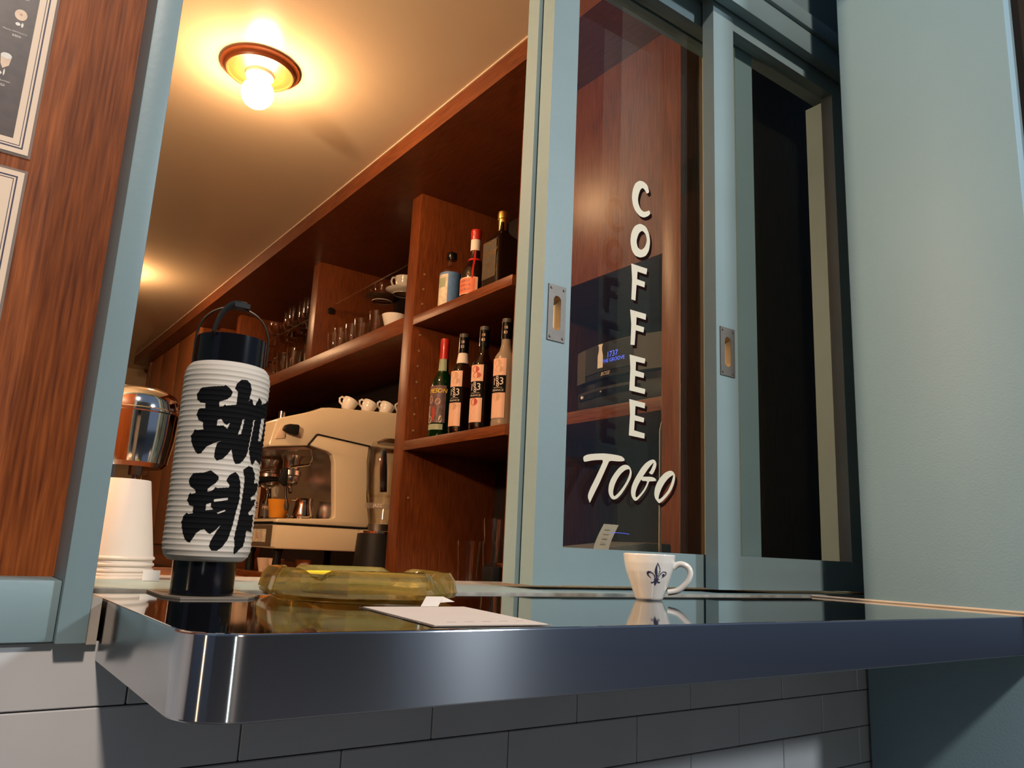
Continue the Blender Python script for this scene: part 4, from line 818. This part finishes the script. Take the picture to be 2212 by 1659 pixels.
def syrup(label, y, glass, art, flip=0):
    F0 = PI + .42
    t = revolve_bottle('syrup_bottle', label, 1.262, y, zl, SP, M[glass], group='flavoured syrup bottles on the lower shelf')
    t.part('liquid', B().lathe([(.0001, .004), (.0315, .004), (.0315, .150), (.0001, .150)], 0, 0, 28), M['creamsyrup'] if glass == 'creamsyrup' else M['syrup'])
    cp = t.part('cap', B().lathe([(.0155, .262), (.0160, .262), (.0160, .312), (.0001, .312)], 0, 0, 28), M['black'], label='black cap'); t.part('cap_top', B().lathe([(.0001, .311), (.0155, .311), (.0150, .324), (.0001, .325)], 0, 0, 12), M['lgrey'], parent=cp)
    b = B(); wraptext(b, '18', .012, .0163, F0 + .3, .296); wraptext(b, '83', .012, .0163, F0 + .3, .281); t.part('cap_lettering', b, M['kraft'], parent=cp, smooth=0)
    lb = t.part('label', B().patch(.0350, F0 - .75, F0 + .62, .028, .200, n=16), M['lpeach'], label='tall peach label')
    t.part('label_band', B().patch(.0353, F0 - .75, F0 + .62, .100, .150, n=16), M['ink'], parent=lb)
    b = B()
    for s_, sz, th_, zz in (('1', .030, -.42, .132), ('8', .022, -.12, .140), ('8', .022, -.05, .124), ('3', .030, .28, .132)): wraptext(b, s_, sz, .0356, F0 + th_, zz)
    wraptext(b, 'FRANCE', .0085, .0356, F0 - .05, .107, narrow=1.2); wraptext(b, 'MAISON ROUTIN', .0038, .0356, F0 - .05, .1145)
    t.part('label_lettering', b, M['paper'], parent=lb, smooth=0)
    for a_, z_, w_, h_ in ((-.1, .186, .36, .010), (.05, .168, .40, .009), (-.1, .088, .34, .011)):
        b = B(); n = 14; vs = [(.0354 * math.cos(F0 + a_ + w_ * math.cos(2 * PI * i / n)), .0354 * math.sin(F0 + a_ + w_ * math.cos(2 * PI * i / n)), z_ + h_ * math.sin(2 * PI * i / n)) for i in range(n)]; b.faces(vs, [tuple(range(n))]); t.part('label_print', b, M[art], parent=lb, smooth=0)
    return t
t = syrup('syrup bottle with a tan print and a white paper collar, beside the green bottle', 2.020, 'syrup', 'ltan')
t.part('collar', B().lathe([(.0152, .260), (.0185, .236), (.0195, .228), (.0200, .228), (.0190, .238), (.0158, .261)], 0, 0, 28, cap=False), M['paper'], label='white paper collar')
syrup('syrup bottle with red cubes on its label, middle one of three', 1.905, 'syrup', 'lred')
syrup('syrup bottle with white coconut print, cut by the window frame', 1.790, 'creamsyrup', 'ltan')

# ================================================================== glasses
def lathe_thing(name, label, cat, at, prof, mat, group, seg=36):
    return one(name, B().lathe(prof, 0, 0, seg, cap=False), mat, label, cat, at, group=group, local=True, smooth=50)
tum = [(.0001, .002), (.028, .0), (.0295, .003), (.033, .105), (.0318, .105), (.028, .012), (.0001, .010)]
ga = 'tumblers in a row on the long shelf'
g0 = lathe_thing('tumbler', 'clear tumbler on the long shelf, nearest the small white bowl', 'glass', (1.262, 2.655, .8185), tum, M['crystal'], ga)
for i, (y, l) in enumerate(((2.790, 'clear tumbler on the long shelf, second from the white bowl'), (2.895, 'clear tumbler on the long shelf, third from the white bowl'), (2.985, 'clear tumbler on the long shelf, fourth from the white bowl'), (3.075, 'clear tumbler on the long shelf, farthest, by the short upright'))):
    dup(g0, (1.262 + .01 * (i % 2), y, .8185), l)
lathe_thing('small_bowl', 'small white bowl at the near end of the tumbler row', 'bowl', (1.262, 2.515, .8185), [(.0001, 0), (.024, 0), (.030, .006), (.046, .060), (.0445, .061), (.028, .010), (.0001, .008)], M['white'], None)
def saucer_cup(name, label, at, cm, cupm):
    t = T(name, label, 'cup', at, local=True)
    t.part('saucer', B().lathe([(.036, .001), (.040, .0), (.043, .003), (.072, .017), (.073, .019), (.070, .019), (.040, .008), (.0001, .007)], 0, 0, 48, cap=False), cm, smooth=50)
    t.part('saucer_foot', B().lathe([(.040, .004), (.0405, 0), (.043, 0), (.0435, .004)], 0, 0, 40, cap=False), M['white'])
    t.part('cup_bowl', B().lathe([(.0001, .009), (.024, .009), (.030, .014), (.038, .060), (.039, .074), (.037, .074), (.028, .018), (.0001, .014)], 0, 0, 40, cap=False), cupm, smooth=50)
    t.part('handle', B().tube(cr([(-.037, -.0, .062), (-.052, 0, .062), (-.058, 0, .045), (-.050, 0, .030), (-.034, 0, .026)], 4), .004, 8), cupm)
    return t
saucer_cup('saucer_cup', 'white cup on a white saucer on the glass shelf', (1.405, 2.735, 1.0465), M['white'], M['white'])
M['darkceramic'] = pmat('dark_ceramic', (.035, .026, .018), .12, coat=.4, var=0)
saucer_cup('saucer_cup', 'clear cup on a dark saucer on the glass shelf', (1.385, 2.885, 1.0465), M['darkceramic'], M['crystal'])
mug = T('glass_mug', 'clear glass mug with handle, nearest the short upright on the long shelf', 'mug', (1.262, 3.52, .8185), group='glass mugs on the long shelf', local=True)
mug.part('mug_body', B().lathe([(.0001, .0), (.034, .0), (.036, .004), (.037, .118), (.0355, .118), (.033, .012), (.0001, .010)], 0, 0, 36, cap=False), M['crystal'], smooth=50)
mug.part('handle', B().tube(cr([(-.02, .031, .098), (-.03, .058, .095), (-.034, .068, .062), (-.03, .054, .030), (-.02, .031, .026)], 5), .005, 8), M['crystal'])
dup(mug.o, (1.262, 3.655, .8185), 'clear glass mug with handle, farther one on the long shelf')
dup(mug.o, (1.30, 3.40, .8185), 'clear glass mug half hidden behind the short upright')
lathe_thing('sugar_jar', 'round clear glass jar behind the lantern on the long shelf', 'jar', (1.262, 3.86, .8185), [(.0001, 0), (.035, 0), (.050, .02), (.056, .05), (.048, .085), (.030, .105), (.012, .118), (.0001, .120)], M['crystal'], None)
fl = [(.0001, .002), (.030, .0), (.031, .002), (.006, .006), (.004, .030), (.0045, .052), (.016, .066), (.024, .090), (.026, .165), (.0248, .165), (.022, .090), (.012, .068), (.0001, .062)]
gb = 'stemmed glasses on the far glass shelf'
g0 = lathe_thing('stemmed_glass', 'tall stemmed glass on the far glass shelf, nearest the short upright', 'glass', (1.335, 3.60, 1.0565), fl, M['crystal'], gb, 32)
for x, y, l in ((1.35, 3.70, 'tall stemmed glass on the far glass shelf, second from the upright'), (1.335, 3.795, 'tall stemmed glass on the far glass shelf, third from the upright'), (1.35, 3.90, 'tall stemmed glass on the far glass shelf, fourth from the upright'), (1.44, 3.74, 'tall stemmed glass standing in the rear row of the far shelf')):
    dup(g0, (x, y, 1.0565), l)
cp = [(.0001, .002), (.034, .0), (.035, .002), (.006, .006), (.004, .040), (.006, .062), (.030, .080), (.041, .110), (.041, .135), (.0395, .135), (.0395, .112), (.028, .084), (.0001, .068)]
lathe_thing('coupe_glass', 'wide stemmed coupe glass at the far end of the glass shelf', 'glass', (1.335, 4.045, 1.0565), cp, M['crystal'], None, 36)
# highball glasses in the lowest bay
hb = [(.0001, .002), (.027, .0), (.0285, .003), (.030, .060), (.0305, .063), (.0345, .128), (.0335, .128), (.0290, .066), (.0270, .010), (.0001, .008)]
gh = 'highball glasses on the back bar'
g0 = lathe_thing('highball_glass', 'ribbed highball glass on the back bar, the single one', 'glass', (1.235, 1.885, -.0548), hb, M['crystal'], gh)
dup(g0, (1.262, 1.800, -.0548), 'ribbed highball glass that carries another glass in it')
dup(g0, (1.262, 1.800, .008), 'ribbed highball glass stacked in the one below')
one('black_box', B().box(1.20, 1.25, 1.715, 1.765, -.0548, .0080), M['matblack'], 'small black box beside the highball glasses', 'box', (1.22, 1.74, -.055), bevel=.002)

# ================================================================== radio, printer behind the lettered glass
t = T('table_radio', 'black tabletop radio with blue display on the shelf', 'radio', (1.31, 1.30, .3845))
rz = .3848
def rprof(y):
    q = (y - 1.295) / .158; return 1.213 + .030 * q * q
ys = [1.137 + .316 * i / 20 for i in range(21)]
def band(z0, z1, off, back=1.46, ya=0, yb=20):
    p = [(rprof(y) + off, y) for y in ys[ya:yb + 1]] + [(back, ys[yb]), (back, ys[ya])]
    return B().prism(p, 'z', z0, z1)
t.part('case', band(rz + .072, rz + .158, .004), M['matblack'], bevel=.003)
t.part('waist', band(rz + .052, rz + .072, .014), M['black'])
t.part('base', band(rz + .006, rz + .052, .006), M['matblack'], bevel=.002)
t.part('feet', band(rz, rz + .006, .03), M['matblack'])
M['grille'] = pmat('grille_cloth', (.060, .050, .040), .7, var=.3, vscale=700)
t.part('grille', band(rz + .074, rz + .156, .0025, back=1.25, ya=0, yb=6), M['grille'], label='dark cloth grille')
t.part('grille', band(rz + .074, rz + .156, .0025, back=1.26, ya=17, yb=20), M['grille'], label='dark cloth grille')
dp = t.part('display', band(rz + .088, rz + .154, .0015, back=1.24, ya=6, yb=17), M['matblack'], label='glossy black display')
t.part('disc_slot', band(rz + .030, rz + .044, .0035, back=1.25, ya=5, yb=19), M['black'])
def rtext(s_, sz, y, z, mat, nm, par, narrow=1, shear=0):
    vs, fs = text(s_, sz, shear); b = B(); b.raw(vs, fs, lambda p: (rprof(y - p[0] * narrow) + .0006, y - p[0] * narrow, z + p[1])); t.part(nm, b, M[mat], parent=par, smooth=0)
rtext('1737', .019, 1.295, .5085, 'led', 'clock_digits', dp, 1.0); rtext('THE GROOVE', .0125, 1.292, .4945, 'led', 'station_name', dp, .95)
rtext('BOSE', .0125, 1.319, .4655, 'kraft', 'maker_lettering', dp, 1.1, .3)
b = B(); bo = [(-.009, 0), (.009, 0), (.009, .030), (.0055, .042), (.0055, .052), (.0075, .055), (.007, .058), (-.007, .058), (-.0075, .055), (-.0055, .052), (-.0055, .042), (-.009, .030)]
b.raw([(rprof(1.337) + .0004, 1.337 - p[0], .4815 + p[1]) for p in bo], [tuple(range(len(bo)))]); t.part('painted_reflection', b, M['paper'], parent=dp, label='white bottle-shaped reflection painted on the display', smooth=0)  # flat white shape stands in for a bright reflection in the display
t.part('button', B().tube([(1.2235, 1.405, .4195), (1.2200, 1.405, .4195)], .004, 10), M['paper']); t.part('button', B().tube([(1.216, 1.332, .424), (1.2135, 1.332, .424)], .0018, 10), M['paper'])
# receipt printer
t = T('receipt_printer', 'low grey receipt printer with a curled paper slip behind the lettered glass', 'printer', (1.09, 1.10, -.02))
M['greybox'] = pmat('speckled_grey_plastic', (.10, .09, .08), .7, var=.35, vscale=420)
t.part('case', B().prism([(.965, -.02), (1.165, -.02), (1.165, .078), (1.10, .078), (.965, .062)], 'y', 1.065, 1.18), M['greybox'], bevel=.004)
b = B(); n = 10; L_, R_ = [], []
for i in range(n + 1):
    q = i / n; zz = .060 + .046 * q; xo = -.004 + .022 * q ** 1.8
    L_.append((.963 + xo, 1.062 - .004 * math.sin(q * 2.4), zz)); R_.append((1.000 + xo, 1.062 - .004 * math.sin(q * 2.4), zz))
b.faces(L_ + R_, [(i, i + 1, n + 2 + i, n + 1 + i) for i in range(n)])
sl = t.part('paper_slip', b, M['paper'], label='curled printed receipt')
b = B()
for k in range(4): b.box(.972 + .003 * k, .985 + .003 * k, 1.0570, 1.0574, .071 + .008 * k, .0722 + .008 * k)
t.part('print_marks', b, pmat('receipt_print', (.45, .36, .3), .7), parent=sl, smooth=0)
b = B().tube([(1.02 + .03 * math.sin(a_), 1.058, .088 + .004 * math.cos(a_)) for a_ in [-.9 + .18 * i for i in range(11)]], .0004, 6); t.part('status_light', b, M['led'], label='thin blue light')
one('menu_board', B().prism([(1.1280, -.05), (1.1345, -.05), (1.1345, .308), (1.1330, .3135), (1.1280, .296)], 'y', 1.063, 1.0645), M['caulk'], 'thin cream board on edge against the end of the shelving', 'board', (1.131, 1.064, -.05))
